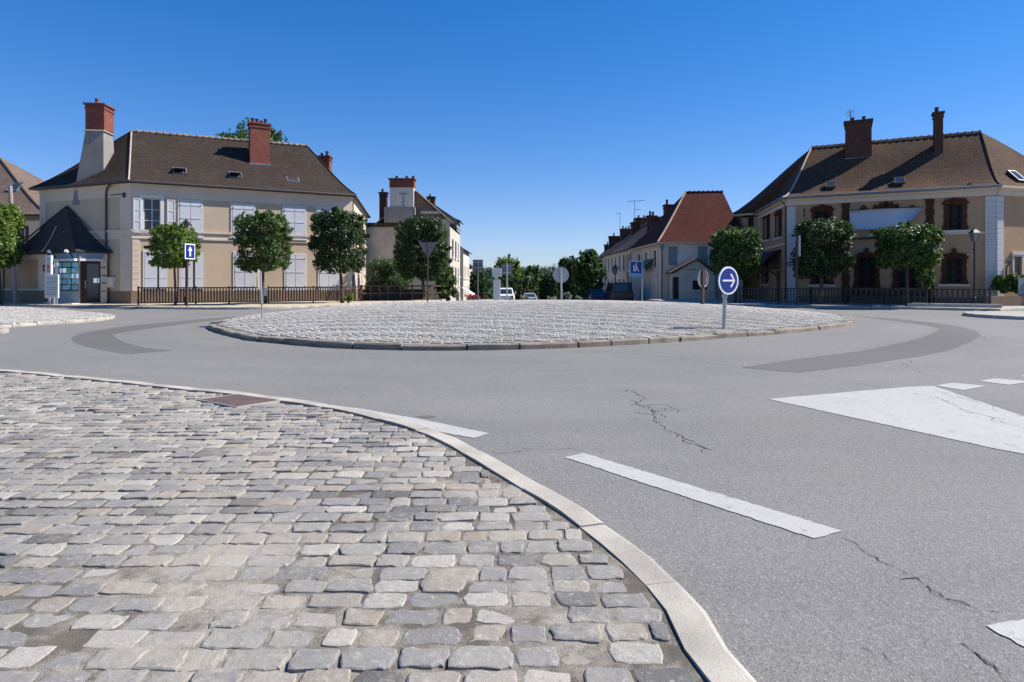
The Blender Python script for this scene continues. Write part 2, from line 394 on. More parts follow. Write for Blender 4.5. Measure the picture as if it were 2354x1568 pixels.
# ------------------------------------------------------------------ ground and road
def lerp_list(a, b, n): return [a+(b-a)*i/n for i in range(n+1)]
ys = lerp_list(-40, 47, 6)+lerp_list(50, 120, 12)+[150, 200, 260, 330, 420, 520, 700, 1200, 2600]
xs = [-2600, -1000, -500, -300, -200, -120, -70, -40, -20, 0, 20, 40, 70, 120, 200, 300, 500, 1000, 2600]
def gfar(x, y):
    z = gz(y)
    if y > 150: z += 15*(1-math.exp(-((y-150)/330)**2))*(.75+.25*math.sin(x/170+.8))
    return z
mb = MB(); n = len(xs)
mb.add([(x, y, gfar(x, y)-.03) for y in ys for x in xs], [(j*n+i, j*n+i+1, (j+1)*n+i+1, (j+1)*n+i) for j in range(len(ys)-1) for i in range(n-1)])
struct(mb.build('ground', M['earth']))
mb = MB()
ys2 = [-30, 47]+lerp_list(50, 120, 14)
row = []
for y in ys2:
    w = 90 if y <= 47.1 else 11
    row.append([(-w if y <= 47.1 else -5.4, y, gz(y)), (w if y <= 47.1 else 11.6, y, gz(y))])
for a, b in zip(row[:-1], row[1:]):
    if a[0][1] == 47: a = [(-5.4, 47, 0), (11.6, 47, 0)]
    mb.quad(a[0], a[1], b[1], b[0])
struct(mb.build('road', M['asphalt'], uv=False))

# ------------------------------------------------------------------ kerb builder: stones laid end to end along a line
def kerb(name, line, width, h, mat, seglen, closed=False, z0=0.0, rnd=.012, seed=1, gap=.012, top_drop=.0):
    r = random.Random(seed); mb = MB(); pts = [Vector(p) for p in line]; sg = 1 if width > 0 else -1
    if closed: pts = pts+[pts[0]]
    L = [0]
    for a, b in zip(pts[:-1], pts[1:]): L.append(L[-1]+(b-a).length)
    def pt(s):
        s = max(0, min(L[-1]-1e-6, s))
        for i in range(len(L)-1):
            if L[i+1] >= s: break
        t = (s-L[i])/max(1e-9, L[i+1]-L[i]); d = (pts[i+1]-pts[i]).normalized()
        return pts[i].lerp(pts[i+1], t), Vector((-d.y, d.x))
    s = 0
    while s < L[-1]-.05:
        e = min(L[-1], s+seglen*r.uniform(.75, 1.3)); k = max(2, int((e-s)/.25))
        hz = h+r.uniform(-rnd, rnd); wo = r.uniform(-rnd, rnd)
        rows = []
        for i in range(k+1):
            p, nrm = pt(s+gap+(e-s-2*gap)*i/k); w = width
            j = r.uniform(-rnd, rnd)*.5; bl = .02 if i in (0, k) else .0
            o = p-nrm*sg*(wo+j-bl*.5); q = p+nrm*w
            rows.append([(o.x, o.y, z0-.03), (o.x, o.y, z0+hz*.78+j), ((o+nrm*sg*.025).x, (o+nrm*sg*.025).y, z0+hz-bl*.4+j*.4), (q.x, q.y, z0+hz-top_drop-bl*.3), (q.x, q.y, z0-.03)])
        vs = [v for rw in rows for v in rw]; fs = []
        for i in range(k):
            for m in range(4): fs.append((i*5+m, (i+1)*5+m, (i+1)*5+m+1, i*5+m+1))
        fs += [(0, 1, 2, 3, 4), tuple(k*5+m for m in (4, 3, 2, 1, 0))]
        mb.add(vs, fs); s = e
    return struct(mb.build(name, mat))

# ------------------------------------------------------------------ cobble stones
def sstone(mb, c, a, b, ang, h, r, N, top_fn, rich):
    ca, sa = math.cos(ang), math.sin(ang); vs = []
    tk = 1 if rich else .2
    tx, ty = r.gauss(0, .018)*tk, r.gauss(0, .026)*tk
    prof = []; k_ = r.uniform(.04, .24); k2 = r.uniform(.04, .2)
    skw = r.gauss(0, .07)
    if rich: base_ = [(1, -.35), (1, .3), (1-k2*.35, 1-k_*1.5), (1-k2*.9, 1-k_*.3), (.45, 1), (-.1, 1), (-.5, 1), (-1+k_*.9, 1-k2*.3), (-1+k_*.35, 1-k2*1.4), (-1, .3), (-1, -.3), (-1+k2*.3, -1+k_*1.4), (-1+k2*.9, -1+k_*.3), (-.5, -1), (.05, -1), (.5, -1), (1-k_*.9, -1+k2*.3), (1-k_*.3, -1+k2*1.4)]
    else: base_ = [(1, .62), (.72, 1), (-.72, 1), (-1, .62), (-1, -.62), (-.72, -1), (.72, -1), (1, -.62)]
    N = len(base_); jt = .055 if rich else .05
    for (cx, sx) in base_:
        prof.append(((cx*(1+skw*sx)+r.gauss(0, jt*.6))*a, (sx+r.gauss(0, jt*1.4))*b))
    rings = ((1.02, -.05), (1.0, -.0045), (.92, -.0006), (.6, .001)) if rich else ((1.02, -.045), (.985, 0))
    for sc_, dz in rings:
        for (u, v) in prof:
            u2, v2 = u*sc_, v*sc_
            x = c[0]+u2*ca-v2*sa; y = c[1]+u2*sa+v2*ca
            z = top_fn(c[0], c[1])+h+dz+u2*tx+v2*ty+(r.gauss(0, .0012) if rich and sc_ > .6 else 0)
            vs.append((x, y, z))
    nr = len(rings); fs = []
    for j in range(nr-1):
        for k in range(N): fs.append((j*N+k, j*N+(k+1) % N, (j+1)*N+(k+1) % N, (j+1)*N+k))
    fs.append(tuple((nr-1)*N+k for k in range(N)))
    mb.add(vs, fs)
def pave_area(name, inside_fn, x0, x1, y0, y1, top_fn, mat, seed, row=.152, lng=.215, N=12, rich=True, wave=.03, skew=0.0, xlim=None, gapk=.018, fit=None, hv=.0045):
    r = random.Random(seed); mb = MB(); y = y0; j = 0
    while y < y1:
        rh = row*r.uniform(.9, 1.1); xa, xb = (x0, x1) if xlim is None else xlim(y)
        x = xa+r.uniform(0, lng)
        while x < xb:
            w = lng*r.choice((.72, .85, .95, 1, 1.05, 1.12, 1.25))
            cx = x+w/2; cy = y+rh/2+wave*math.sin(cx*.55+y*.21)+wave*.5*math.sin(cx*1.7+j)+skew*cx+r.gauss(0, .004)
            aw = (w-gapk*r.uniform(.5, 1.5))/2; px_ = cx
            if fit:
                tries = 0
                while aw > .03 and not (fit((px_+aw, cy-rh*.4)) and fit((px_+aw, cy+rh*.4))) and tries < 12: aw -= .012; px_ -= .012; tries += 1
                if tries >= 12 or aw <= .03: x += w; continue
                cx = px_
            if inside_fn((cx, cy)):
                sstone(mb, (cx, cy), aw, (rh-gapk*r.uniform(.4, 1.4))/2, skew+r.gauss(0, .022), r.gauss(0, hv), r, N, top_fn, rich)
            x += w
        y += rh; j += 1
    o = struct(mb.build(name, mat, smooth=False, uv=False))
    return o

# foreground paving: the kerb's outer edge, read off the photograph
fk = [(-14.5, 10.2), (-11.5, 10.9)]+[tuple(g2(px, py)) for px, py in ((0, 856), (200, 872), (400, 893), (560, 910), (650, 922), (800, 944), (960, 984), (1060, 1022), (1200, 1102), (1340, 1183), (1480, 1288), (1600, 1400), (1710, 1568))]+[(1.18, 1.6), (1.3, .4), (1.35, -1.5)]
fk = catmull(fk, 6)
inner = offset_line(fk, -.185)
ppoly = inner+[Vector((-4, -1.5)), Vector((-16, -1.5)), Vector((-16, 9))]
kerb('foreground_kerb', fk, -.18, .055, M['kerb'], .95, seed=4, rnd=.006, gap=.004)
def sand_z(x, y):
    n1 = noise.noise((x*.55+3, y*.8, 0)); n2 = noise.noise((x*4, y*4, 3))
    k = .0395+.0045*max(-.6, min(1, n1*2.2))+.0035*n2
    return k-max(0, min(1, (y-5)/4))*.014-max(0, min(1, (y-3)/1.5))*.003
mb = MB(); st = .09
gx = [-16+st*2*i for i in range(30)]+[-10.6+st*i for i in range(135)]
gy = [-1.5+st*i for i in range(145)]
idx = {}
for j, y in enumerate(gy):
    for i, x in enumerate(gx):
        idx[i, j] = len(mb.v); mb.v.append((x, y, sand_z(x, y)))
ppoly2 = offset_line(fk, -.10)+[Vector((-4, -1.5)), Vector((-16, -1.5)), Vector((-16, 9))]
for j in range(len(gy)-1):
    for i in range(len(gx)-1):
        if inside(((gx[i]+gx[i+1])/2, (gy[j]+gy[j+1])/2), ppoly2): mb.f.append((idx[i, j], idx[i+1, j], idx[i+1, j+1], idx[i, j+1]))
struct(mb.build('sandy_paving_bed', M['sand'], smooth=True, uv=False))
plate_px = ((455, 919), (545, 907.5), (643, 921), (545, 936))
plate = [g2(px, py, .05) for px, py in plate_px]
pl_c = sum(plate, Vector((0, 0)))/4
plate_big = [pl_c+(p-pl_c)*1.12 for p in plate]
def fg_in(p): return inside(p, inner_poly) and not inside(p, plate_big)
fit_poly = offset_line(fk, -.20)+[Vector((-4, -1.5)), Vector((-16, -1.5)), Vector((-16, 9))]
inner_poly = offset_line(fk, -.21)+[Vector((-4, -1.5)), Vector((-16, -1.5)), Vector((-16, 9))]
pave_area('foreground_cobbles', fg_in, 0, 0, .7, 11.6, lambda x, y: .046+.004*noise.noise((x*.8, y*.8, 5)), M['cobble'], 3, xlim=lambda y: (-.83*y-3.2, 2.4), fit=lambda p: inside(p, fit_poly), gapk=.016, hv=.004)
# iron plate in the paving
t = thing('inspection_cover', (pl_c.x, pl_c.y, .03), 'rusty brown iron inspection cover set in the cobbles at the kerb', 'drain cover')
mb = MB(); mb.prism(plate[::-1], .02, .054); mb.build('cover_plate', M['rust'], t)
pb = [pl_c+(p-pl_c)*1.05 for p in plate]
mb = MB()
for i in range(4):
    a, b = plate[i], plate[(i+1) % 4]; c, d = pb[i], pb[(i+1) % 4]
    mb.hexa([V(a.x, a.y, .01), V(b.x, b.y, .01), V(d.x, d.y, .01), V(c.x, c.y, .01), V(a.x, a.y, .058), V(b.x, b.y, .058), V(d.x, d.y, .058), V(c.x, c.y, .058)])
mb.build('rim', M['kerb'], t)

# the island: domed, cobbled, ringed by kerb stones
isl = [tuple(g2(px, py)) for px, py in ((480, 757), (560, 780), (640, 790), (760, 800), (900, 805), (1050, 806), (1200, 804), (1340, 799), (1500, 790), (1664, 778), (1800, 768), (1900, 757), (1962, 745))]
isl = isl+[(13.9, 26.8), (14.1, 30.5), (12.7, 36), (8, 39.6), (1.5, 41), (-5, 39.6), (-9.5, 35.4), (-11.1, 29), (-10.9, 24)]
isl = catmull(isl, 5, True)
IC = Vector((1.5, 27.6))
def rho(x, y):
    v = Vector((x, y))-IC; R = 12.6
    if v.length > 1e-6:
        a = math.atan2(v.y, v.x); R = isl_R(a)
    return v.length/R
_tab = {}
def isl_R(a):
    k = int((a+math.pi)/(2*math.pi)*180) % 180
    if k not in _tab:
        aa = -math.pi+(k+.5)*2*math.pi/180; d = Vector((math.cos(aa), math.sin(aa))); best = 12.6
        for i in range(len(isl)):
            p, q = isl[i]-IC, isl[(i+1) % len(isl)]-IC
            den = d.x*(q.y-p.y)-d.y*(q.x-p.x)
            if abs(den) < 1e-9: continue
            tt = (p.x*(q.y-p.y)-p.y*(q.x-p.x))/den; uu = (p.x*d.y-p.y*d.x)/den
            if tt > 0 and -1e-6 <= uu <= 1+1e-6: best = tt
        _tab[k] = best
    return _tab[k]
def dome(x, y):
    q = min(1, rho(x, y)); return .13+.56*(1-q*q)
kerb('island_kerb', isl, .26, .135, M['kerbdark'], 1.15, True, seed=9, rnd=.022, gap=.02)
mb = MB(); NR, NA = 14, 72
mb.v.append((IC.x, IC.y, dome(IC.x, IC.y)-.03))
for i in range(1, NR+1):
    for k in range(NA):
        a = 2*math.pi*k/NA-math.pi; R = (isl_R(a)-.14)*i/NR
        x, y = IC.x+R*math.cos(a), IC.y+R*math.sin(a); mb.v.append((x, y, dome(x, y)-.020))
for k in range(NA): mb.f.append((0, 1+k, 1+(k+1) % NA))
for i in range(NR-1):
    for k in range(NA): mb.f.append((1+i*NA+k, 1+(i+1)*NA+k, 1+(i+1)*NA+(k+1) % NA, 1+i*NA+(k+1) % NA))
struct(mb.build('island_bed', M['joint'], smooth=True, uv=False))
pave_area('island_cobbles', lambda p: rho(*p) < .975, -11.5, 15, 14, 41.5, lambda x, y: dome(x, y), M['islestone'], 8, row=.16, lng=.23, N=8, rich=False, wave=.12, skew=.02, gapk=.014, hv=.0015)

# left splitter island (cobbled) and right one
li = [tuple(g2(px, py)) for px, py in ((-150, 770), (0, 755), (100, 747), (200, 741), (265, 731))]+[tuple(g2(200, 722)), tuple(g2(100, 714)), tuple(g2(0, 708.5)), (-40, 36.5), (-42, 22)]
li = catmull(li, 4, True)
kerb('left_island_kerb', li, .2, .11, M['kerb'], 1.0, True, seed=12, rnd=.015)
lin = offset_line(li, .15, True)
mb = MB(); mb.prism(lin, 0, .10); struct(mb.build('left_island_bed', M['joint'], uv=False))
pave_area('left_island_cobbles', lambda p: inside(p, lin), -34, -15, 20, 38.5, lambda x, y: .125, M['islestone'], 18, row=.16, lng=.23, N=8, rich=False, wave=.12, skew=-.1, gapk=.014, hv=.0015)
ri = catmull([(20.2, 27.6), (20.9, 25.6), (24, 24.3), (32, 24), (34, 27), (32, 30.6), (23, 30.6), (20.9, 29.4)], 5, True)
kerb('right_island_kerb', ri, .2, .14, M['kerb'], 1.0, True, seed=13, rnd=.01)
mb = MB(); mb.prism(offset_line(ri, .15, True), 0, .13); struct(mb.build('right_island_surface', M['pave'], uv=False))
# far refuge behind the roundabout
rf = catmull([(-6.6, 42.8), (-5.2, 42.2), (.6, 45.2), (-.2, 49), (-2, 50), (-5.4, 45)], 4, True)
kerb('far_refuge_kerb', rf, .15, .12, M['kerb'], 1.0, True, seed=14)
mb = MB(); mb.prism(offset_line(rf, .1, True), 0, .115); struct(mb.build('far_refuge_surface', M['pave'], uv=False))

# pavements
lk = [(-60, 40.5), (-40, 40), tuple(g2(-40, 702.5)), tuple(g2(20, 703)), tuple(g2(101, 706)), tuple(g2(300, 710)), tuple(g2(500, 711.7)), tuple(g2(620, 710.7)), tuple(g2(720, 707)), (-10.2, 39.7), (-8.8, 42.4), (-6.9, 45), (-5.5, 48), (-5.2, 50)]
lk = catmull(lk, 5)
kerb('left_pavement_kerb', lk, .18, .14, M['kerb'], 1.0, seed=15, rnd=.006)
mb = MB(); mb.prism(offset_line(lk, .12)+[Vector((-5.4, 50)), Vector((-60, 50))], -.2, .135); struct(mb.build('left_pavement', M['pavesand'], uv=False))
rk = [tuple(g2(1640, 701.5)), tuple(g2(1720, 705)), tuple(g2(1850, 707.5)), tuple(g2(1950, 709)), tuple(g2(2120, 712)), tuple(g2(2300, 716.5))]
rk = catmull([(10.6, 50), (11.3, 45)]+rk, 5)
rk = rk+[Vector((26.0, 33.3)), Vector((29.5, 35.6)), Vector((33, 36)), Vector((60, 36))]
kerb('right_pavement_kerb', rk, .18, .14, M['kerb'], 1.0, seed=16, rnd=.006)
mb = MB(); mb.prism(offset_line(rk, .12)+[Vector((60, 50)), Vector((10.8, 50))], -.2, .135); struct(mb.build('right_pavement', M['pave'], uv=False))

# ------------------------------------------------------------------ painted markings, patches and cracks: sheets on the road
def sheet(name, pxs, mat, z):
    r = random.Random(len(pxs)+int(pxs[0][0])); P = [gnd(px, py, z) for px, py in pxs]; Q = []
    for a, b in zip(P, P[1:]+P[:1]):
        k = max(1, min(160, int((b-a).length/.035)))
        for i in range(k):
            q = a.lerp(b, i/k); j = 0 if i == 0 else .0045*(1+.02*a.y*a.y/6); Q.append(V(q.x+r.gauss(0, j), q.y+r.gauss(0, j), z))
    mb = MB(); mb.add(Q, [tuple(range(len(Q)))]); return struct(mb.build(name, mat, uv=False))
sheet('edge_line', [(722, 931.5), (760, 931), (840, 941), (960, 962), (1125, 996), (1090, 1007), (940, 980), (850, 961), (790, 945)], M['paint'], .0055)
sheet('lane_dash', [(1298, 1051), (1340, 1041), (1937, 1220), (1870, 1237)], M['paint'], .0055)
sheet('lane_dash', [(2266, 1437), (2500, 1402), (2800, 1560), (2560, 1600)], M['paint'], .0055)
sheet('painted_wedge', [(1765, 917), (2095, 888.5), (2146, 887), (2354, 957), (2700, 1070), (2700, 1130), (2354, 1043.5), (2282, 1030)], M['paint'], .0055)
sheet('give_way_dash', [(2150, 886), (2190, 880), (2268, 887), (2215, 897)], M['paint'], .0055)
sheet('give_way_dash', [(2249, 875.5), (2290, 870), (2372, 877), (2320, 884.5)], M['paint'], .0055)
sheet('give_way_dash', [(2343, 864.5), (2378, 860), (2450, 865), (2410, 872)], M['paint'], .0055)
def smooth_sheet(name, outer, innr, mat, z):
    o = catmull([tuple(gnd(*p, z)) for p in outer], 6); i = catmull([tuple(gnd(*p, z)) for p in innr], 6)
    n = min(len(o), len(i)); o = [o[int(k*(len(o)-1)/(n-1))] for k in range(n)]; i = [i[int(k*(len(i)-1)/(n-1))] for k in range(n)]
    rj = random.Random(n); jj = lambda p: (p[0]+rj.gauss(0, .02), p[1]+rj.gauss(0, .018), z)
    o = [o[0].lerp(o[0], 0)]+[q for a, b in zip(o, o[1:]) for q in (a.lerp(b, .34), a.lerp(b, .67), b)]; i = [i[0]]+[q for a, b in zip(i, i[1:]) for q in (a.lerp(b, .34), a.lerp(b, .67), b)]; n = len(o)
    mb = MB(); mb.add([jj(p) for p in o]+[jj(p) for p in i], [(k, k+1, n+k+1, n+k) for k in range(n-1)])
    return struct(mb.build(name, mat, uv=False))
smooth_sheet('asphalt_patch', [(290, 814), (215, 801), (172, 786), (172, 772), (250, 755), (390, 740), (540, 727.5)], [(395, 806), (330, 798), (283, 786), (264, 775), (275, 765), (400, 748), (560, 727.6)], M['patch'], .003)
smooth_sheet('asphalt_patch', [(1835, 857), (2000, 836), (2160, 809), (2235, 784), (2252, 766), (2200, 750), (2080, 735), (1960, 726)], [(1700, 845), (1830, 826), (1980, 806), (2090, 784), (2148, 764), (2150, 752), (2060, 738), (1965, 727.5)], M['patch'], .003)
sheet('asphalt_patch', [(955, 957), (985, 954.5), (1002, 957), (996, 961), (965, 961)], M['patch'], .003)
def crack(pts, w, seed, br=True, dz=0.0):
    r = random.Random(seed); mb = MB(); P = []
    def frac(A, B, d):
        if (B-A).length < .05 or d == 0: P.append(A); return
        m = (A+B)/2; q = (B-A); m = m+Vector((-q.y, q.x))*r.gauss(0, .12); frac(A, m, d-1); frac(m, B, d-1)
    for (a, b) in zip(pts[:-1], pts[1:]): frac(g2(*a), g2(*b), 6)
    P.append(g2(*pts[-1])); off = offset_line(P, 1)
    for i in range(len(P)-1):
        if r.random() < .1: continue
        wa, wb = w*.38*r.uniform(.2, 1.5), w*.38*r.uniform(.2, 1.5)
        na, nb = off[i]-P[i], off[i+1]-P[i+1]
        a0, a1, b0, b1 = P[i]-na*wa/2, P[i]+na*wa/2, P[i+1]-nb*wb/2, P[i+1]+nb*wb/2
        mb.quad((*a0, .0045+dz), (*b0, .0045+dz), (*b1, .0045+dz), (*a1, .0045+dz))
        if br and r.random() < .12:
            d = Vector((r.gauss(0, .09), r.gauss(0, .12))); e = P[i]+d; m = P[i]+d*.5+Vector((r.gauss(0, .03), r.gauss(0, .03)))
            q = Vector((-d.y, d.x)).normalized()*w*.25
            mb.quad((*(P[i]-q), .0035+dz), (*(m-q), .0035+dz), (*(m+q), .0035+dz), (*(P[i]+q), .0035+dz)); mb.tri((*(m-q), .0035+dz), (*e, .0035+dz), (*(m+q), .0035+dz))
    return struct(mb.build('road_crack', M['crack'], uv=False))
crack([(1420, 895), (1465, 930), (1510, 962), (1530, 985), (1570, 1005), (1615, 1040)], .024, 1)
crack([(1490, 930), (1560, 940), (1530, 960)], .016, 2)
crack([(1470, 935), (1660, 938)], .012, 12)
crack([(1935, 1235), (2020, 1290), (2110, 1330), (2160, 1365), (2260, 1400), (2300, 1410)], .014, 3)
crack([(2110, 1345), (2200, 1395), (2290, 1425)], .008, 13)
crack([(2210, 1480), (2270, 1520), (2310, 1568), (2330, 1640)], .013, 4)
crack([(1980, 1490), (2030, 1500), (2060, 1530)], .008, 5)
crack([(1260, 806), (1400, 810), (1560, 822), (1720, 846)], .03, 6, False)
crack([(1100, 852), (1500, 848), (1690, 847)], .022, 7, False)
crack([(1845, 862), (1960, 880), (2020, 892)], .02, 8, False)
crack([(2080, 828), (2170, 870)], .018, 9, False)
crack([(1130, 1040), (1220, 1035), (1310, 1030)], .010, 10)
crack([(2255, 772), (2330, 787), (2400, 792)], .03, 11, False)
crack([(2100, 905), (2180, 928), (2230, 950), (2354, 985), (2420, 1005)], .018, 14, True, .0025)
crack([(2150, 900), (2250, 925), (2354, 960)], .012, 15, True, .0025)
# ------------------------------------------------------------------ facades
class Fac:
    def __init__(s, p0, p1):
        s.p0 = Vector(p0[:2]); d = Vector(p1[:2])-s.p0; s.L = d.length; s.u = d/s.L; s.n = Vector((s.u.y, -s.u.x))
    def P(s, a, z, o=0.0): p = s.p0+s.u*a+s.n*o; return V(p.x, p.y, z)
    def sz(s, px, py):
        dx = (px-HX)/F; den = dx*s.n.x+s.n.y; t = s.p0.dot(s.n)/den
        a = (Vector((dx*t, t))-s.p0).dot(s.u); return a, EYE+(HY-py)/F*t
    def rect(s, l, r, t, b):
        m = (l+r)/2; return s.sz(l, t)[0], s.sz(r, t)[0], s.sz(m, b)[1], s.sz(m, t)[1]
    def box(s, mb, a0, a1, z0, z1, o0, o1):
        p = [s.P(a0, z0, o1), s.P(a1, z0, o1), s.P(a1, z0, o0), s.P(a0, z0, o0)]
        mb.hexa(p+[V(q.x, q.y, z1) for q in p])
    def wall(s, mb, z0, z1, holes=(), depth=.22):
        A = sorted({0, s.L, *[h[0] for h in holes], *[h[1] for h in holes]}); Z = sorted({z0, z1, *[h[2] for h in holes], *[h[3] for h in holes]})
        for i in range(len(A)-1):
            for j in range(len(Z)-1):
                ca, cz = (A[i]+A[i+1])/2, (Z[j]+Z[j+1])/2
                if any(h[0] < ca < h[1] and h[2] < cz < h[3] for h in holes): continue
                mb.quad(s.P(A[i], Z[j]), s.P(A[i+1], Z[j]), s.P(A[i+1], Z[j+1]), s.P(A[i], Z[j+1]))
        for a0, a1, b0, b1 in [h[:4] for h in holes]:
            c = [(a0, b0), (a1, b0), (a1, b1), (a0, b1)]
            for k in range(4):
                (x, y), (x2, y2) = c[k], c[(k+1) % 4]
                mb.quad(s.P(x2, y2), s.P(x, y), s.P(x, y, -depth), s.P(x2, y2, -depth))
def frame_mb(fa, r, w, o0, o1, sill=True):
    mb = MB(); a0, a1, z0, z1 = r
    fa.box(mb, a0-w, a0, z0-(w if sill else 0), z1+w, o0, o1); fa.box(mb, a1, a1+w, z0-(w if sill else 0), z1+w, o0, o1)
    fa.box(mb, a0, a1, z1, z1+w, o0, o1)
    if sill: fa.box(mb, a0, a1, z0-w, z0, o0, o1)
    return mb
def closed_shutters(root, fa, r, mat, surround=None, sw=.12, off=.02, sill=True):
    a0, a1, z0, z1 = r
    if surround: frame_mb(fa, r, sw, 0, .045, False).build('window_surround', surround, root)
    m = (a0+a1)/2
    for x0, x1 in ((a0+.012, m-.012), (m+.012, a1-.012)):
        mb = MB(); fa.box(mb, x0, x1, z0+.02, z1-.015, off, off+.04)
        for zz in (z0+.25, (z0+z1)/2, z1-.3):
            fa.box(mb, x0+.03, x1-.03, zz, zz+.08, off+.04, off+.06)
        n = 5
        o = mb.build('shutter', mat, root)
        for zz in (z0+.27, z1-.28):
            hb = MB(); xx = x0 if x0 < m-.02 and x1 < m else x1-.06
            fa.box(hb, xx, xx+.06, zz, zz+.05, off+.03, off+.075); hb.build('hinge', M['iron'], o)
    if sill:
        mb = MB(); fa.box(mb, a0-.15, a1+.15, z0-.1, z0, 0, .12); mb.build('sill', surround or M['creamw'], root)
def window(root, fa, r, depth=.2, framem='whitep', glass='glass', cols=2, rows=3, fw=.055, sill=None):
    a0, a1, z0, z1 = r; mb = MB()
    def bar(x0, x1, y0, y1): fa.box(mb, x0, x1, y0, y1, -depth, -depth+.05)
    bar(a0, a0+fw, z0, z1); bar(a1-fw, a1, z0, z1); bar(a0+fw, a1-fw, z0, z0+fw); bar(a0+fw, a1-fw, z1-fw, z1)
    for i in range(1, cols):
        x = a0+(a1-a0)*i/cols; bar(x-fw*.45, x+fw*.45, z0+fw, z1-fw)
    for j in range(1, rows):
        y = z0+(z1-z0)*j/rows
        for i in range(cols):
            x0 = a0+(a1-a0)*i/cols+fw*.5; x1 = a0+(a1-a0)*(i+1)/cols-fw*.5; fa.box(mb, x0, x1, y-.018, y+.018, -depth, -depth+.045)
    w = mb.build('window', M[framem], root)
    g = MB(); g.quad(fa.P(a0, z0, -depth+.01), fa.P(a1, z0, -depth+.01), fa.P(a1, z1, -depth+.01), fa.P(a0, z1, -depth+.01)); g.build('pane', M[glass], w)
    if sill:
        mb = MB(); fa.box(mb, a0-.12, a1+.12, z0-.1, z0, -.02, .1); mb.build('sill', M[sill], w)
    return w

# ------------------------------------------------------------------ roofs
def offset_poly(poly, d):                          # counter-clockwise polygon grown by d
    out = []; N = len(poly)
    for i in range(N):
        p, a, b = Vector(poly[i]), Vector(poly[i-1]), Vector(poly[(i+1) % N])
        e1, e2 = (p-a).normalized(), (b-p).normalized(); n1, n2 = Vector((e1.y, -e1.x)), Vector((e2.y, -e2.x))
        m = (n1+n2).normalized(); out.append(p+m*(d/max(.35, m.dot(n1))))
    return out
def roof_face(mb, e0, e1, r0, r1, sag=0.0, n=8, m=8, wob=.02):
    e0, e1, r0, r1 = map(Vector, (e0, e1, r0, r1)); grid = []
    for j in range(n+1):
        t = j/n; a = e0.lerp(r0, t); b = e1.lerp(r1, t); dz = -sag*6.75*t*(1-t)**2; rowp = []
        for i in range(m+1):
            p = a.lerp(b, i/m); w = 0 if i in (0, m) or j == 0 else wob*noise.noise(p*.5)
            rowp.append(V(p.x, p.y, p.z+dz+w))
        grid.append(rowp)
    for j in range(n):
        for i in range(m):
            a, b, c, d = grid[j][i], grid[j][i+1], grid[j+1][i+1], grid[j+1][i]
            if (c-d).length < 1e-4: mb.tri(a, b, c)
            else: mb.quad(a, b, c, d)
def curve_line(e, r, sag, n=10, lift=.03):
    e, r = Vector(e), Vector(r); o = []
    for j in range(n+1):
        t = j/n; p = e.lerp(r, t); o.append(V(p.x, p.y, p.z-sag*6.75*t*(1-t)**2+lift))
    return o
def ridge_tiles(root, a, b, mat, rad=.11, step=.38, lift=.0):
    a, b = Vector(a), Vector(b); d = b-a; n = max(2, int(d.length/step)); mb = MB(); d = d/n
    for i in range(n):
        p = a+d*i+V(0, 0, lift); q = p+d*.97
        mb.tube([p, p+d*.8, p+d*.82, q], [rad*.85, rad*.9, rad*1.4, rad*1.4], 8)
    return mb.build('ridge_tiles', mat, root)
def eaves(root, poly, eave, z, mat, h=.1):           # soffit and fascia under the roof edge
    mb = MB(); N = len(poly)
    for i in range(N):
        a, b = eave[i], eave[(i+1) % N]; c, d = poly[i], poly[(i+1) % N]
        mb.quad(V(a.x, a.y, z-h), V(b.x, b.y, z-h), V(b.x, b.y, z-.005), V(a.x, a.y, z-.005))
        mb.quad(V(c[0], c[1], z-h-.06), V(d[0], d[1], z-h-.06), V(b.x, b.y, z-h), V(a.x, a.y, z-h))
    return mb.build('eaves', mat, root)
def cornice(root, fas, z, mat, h=.34, o=.16):
    mb = MB()
    for fa in fas:
        fa.box(mb, -.02, fa.L+.02, z-h, z-h*.45, 0, o*.45); fa.box(mb, -.03, fa.L+.03, z-h*.45, z-.12, 0, o)
    return mb.build('cornice', mat, root)
def chimney(root, c, wx, wy, z0, z1, rz, mat, pots=2, potm='pot', cap=True, poth=.35, label=None):
    mb = MB(); h = z1-z0
    mb.box(V(c[0], c[1], z0), wx, wy, h, rz)
    o = mb.build('chimney', M[mat], root)
    if label: o['label'] = label
    if cap:
        mb = MB(); mb.box(V(c[0], c[1], z1-.34), wx+.1, wy+.1, .1, rz); mb.box(V(c[0], c[1], z1-.12), wx+.10, wy+.10, .06, rz); mb.box(V(c[0], c[1], z1-.06), wx+.2, wy+.2, .1, rz); mb.build('cap', M[mat], o)
    R = Matrix.Rotation(rz, 3, 'Z')
    for i in range(pots):
        x = (i+.5)/pots*wx*.86-wx*.43 if pots > 1 else -wx*.15
        p = Vector((c[0], c[1], z1+.03))+R@V(x, 0, 0); hh = poth*(1+.25*math.sin(i*2.3+z1))
        mb = MB(); mb.tube([p, p+V(0, 0, hh*.8), p+V(0, 0, hh*.82), p+V(0, 0, hh)], [.13, .105, .135, .135], 10); mb.build('chimney_pot', M[potm], o)
    return o
def plane_hit(px, py, p0, nrm):
    d = V((px-HX)/F, 1, (HY-py)/F); o = V(0, 0, EYE); t = (Vector(p0)-o).dot(nrm)/d.dot(nrm); return o+d*t
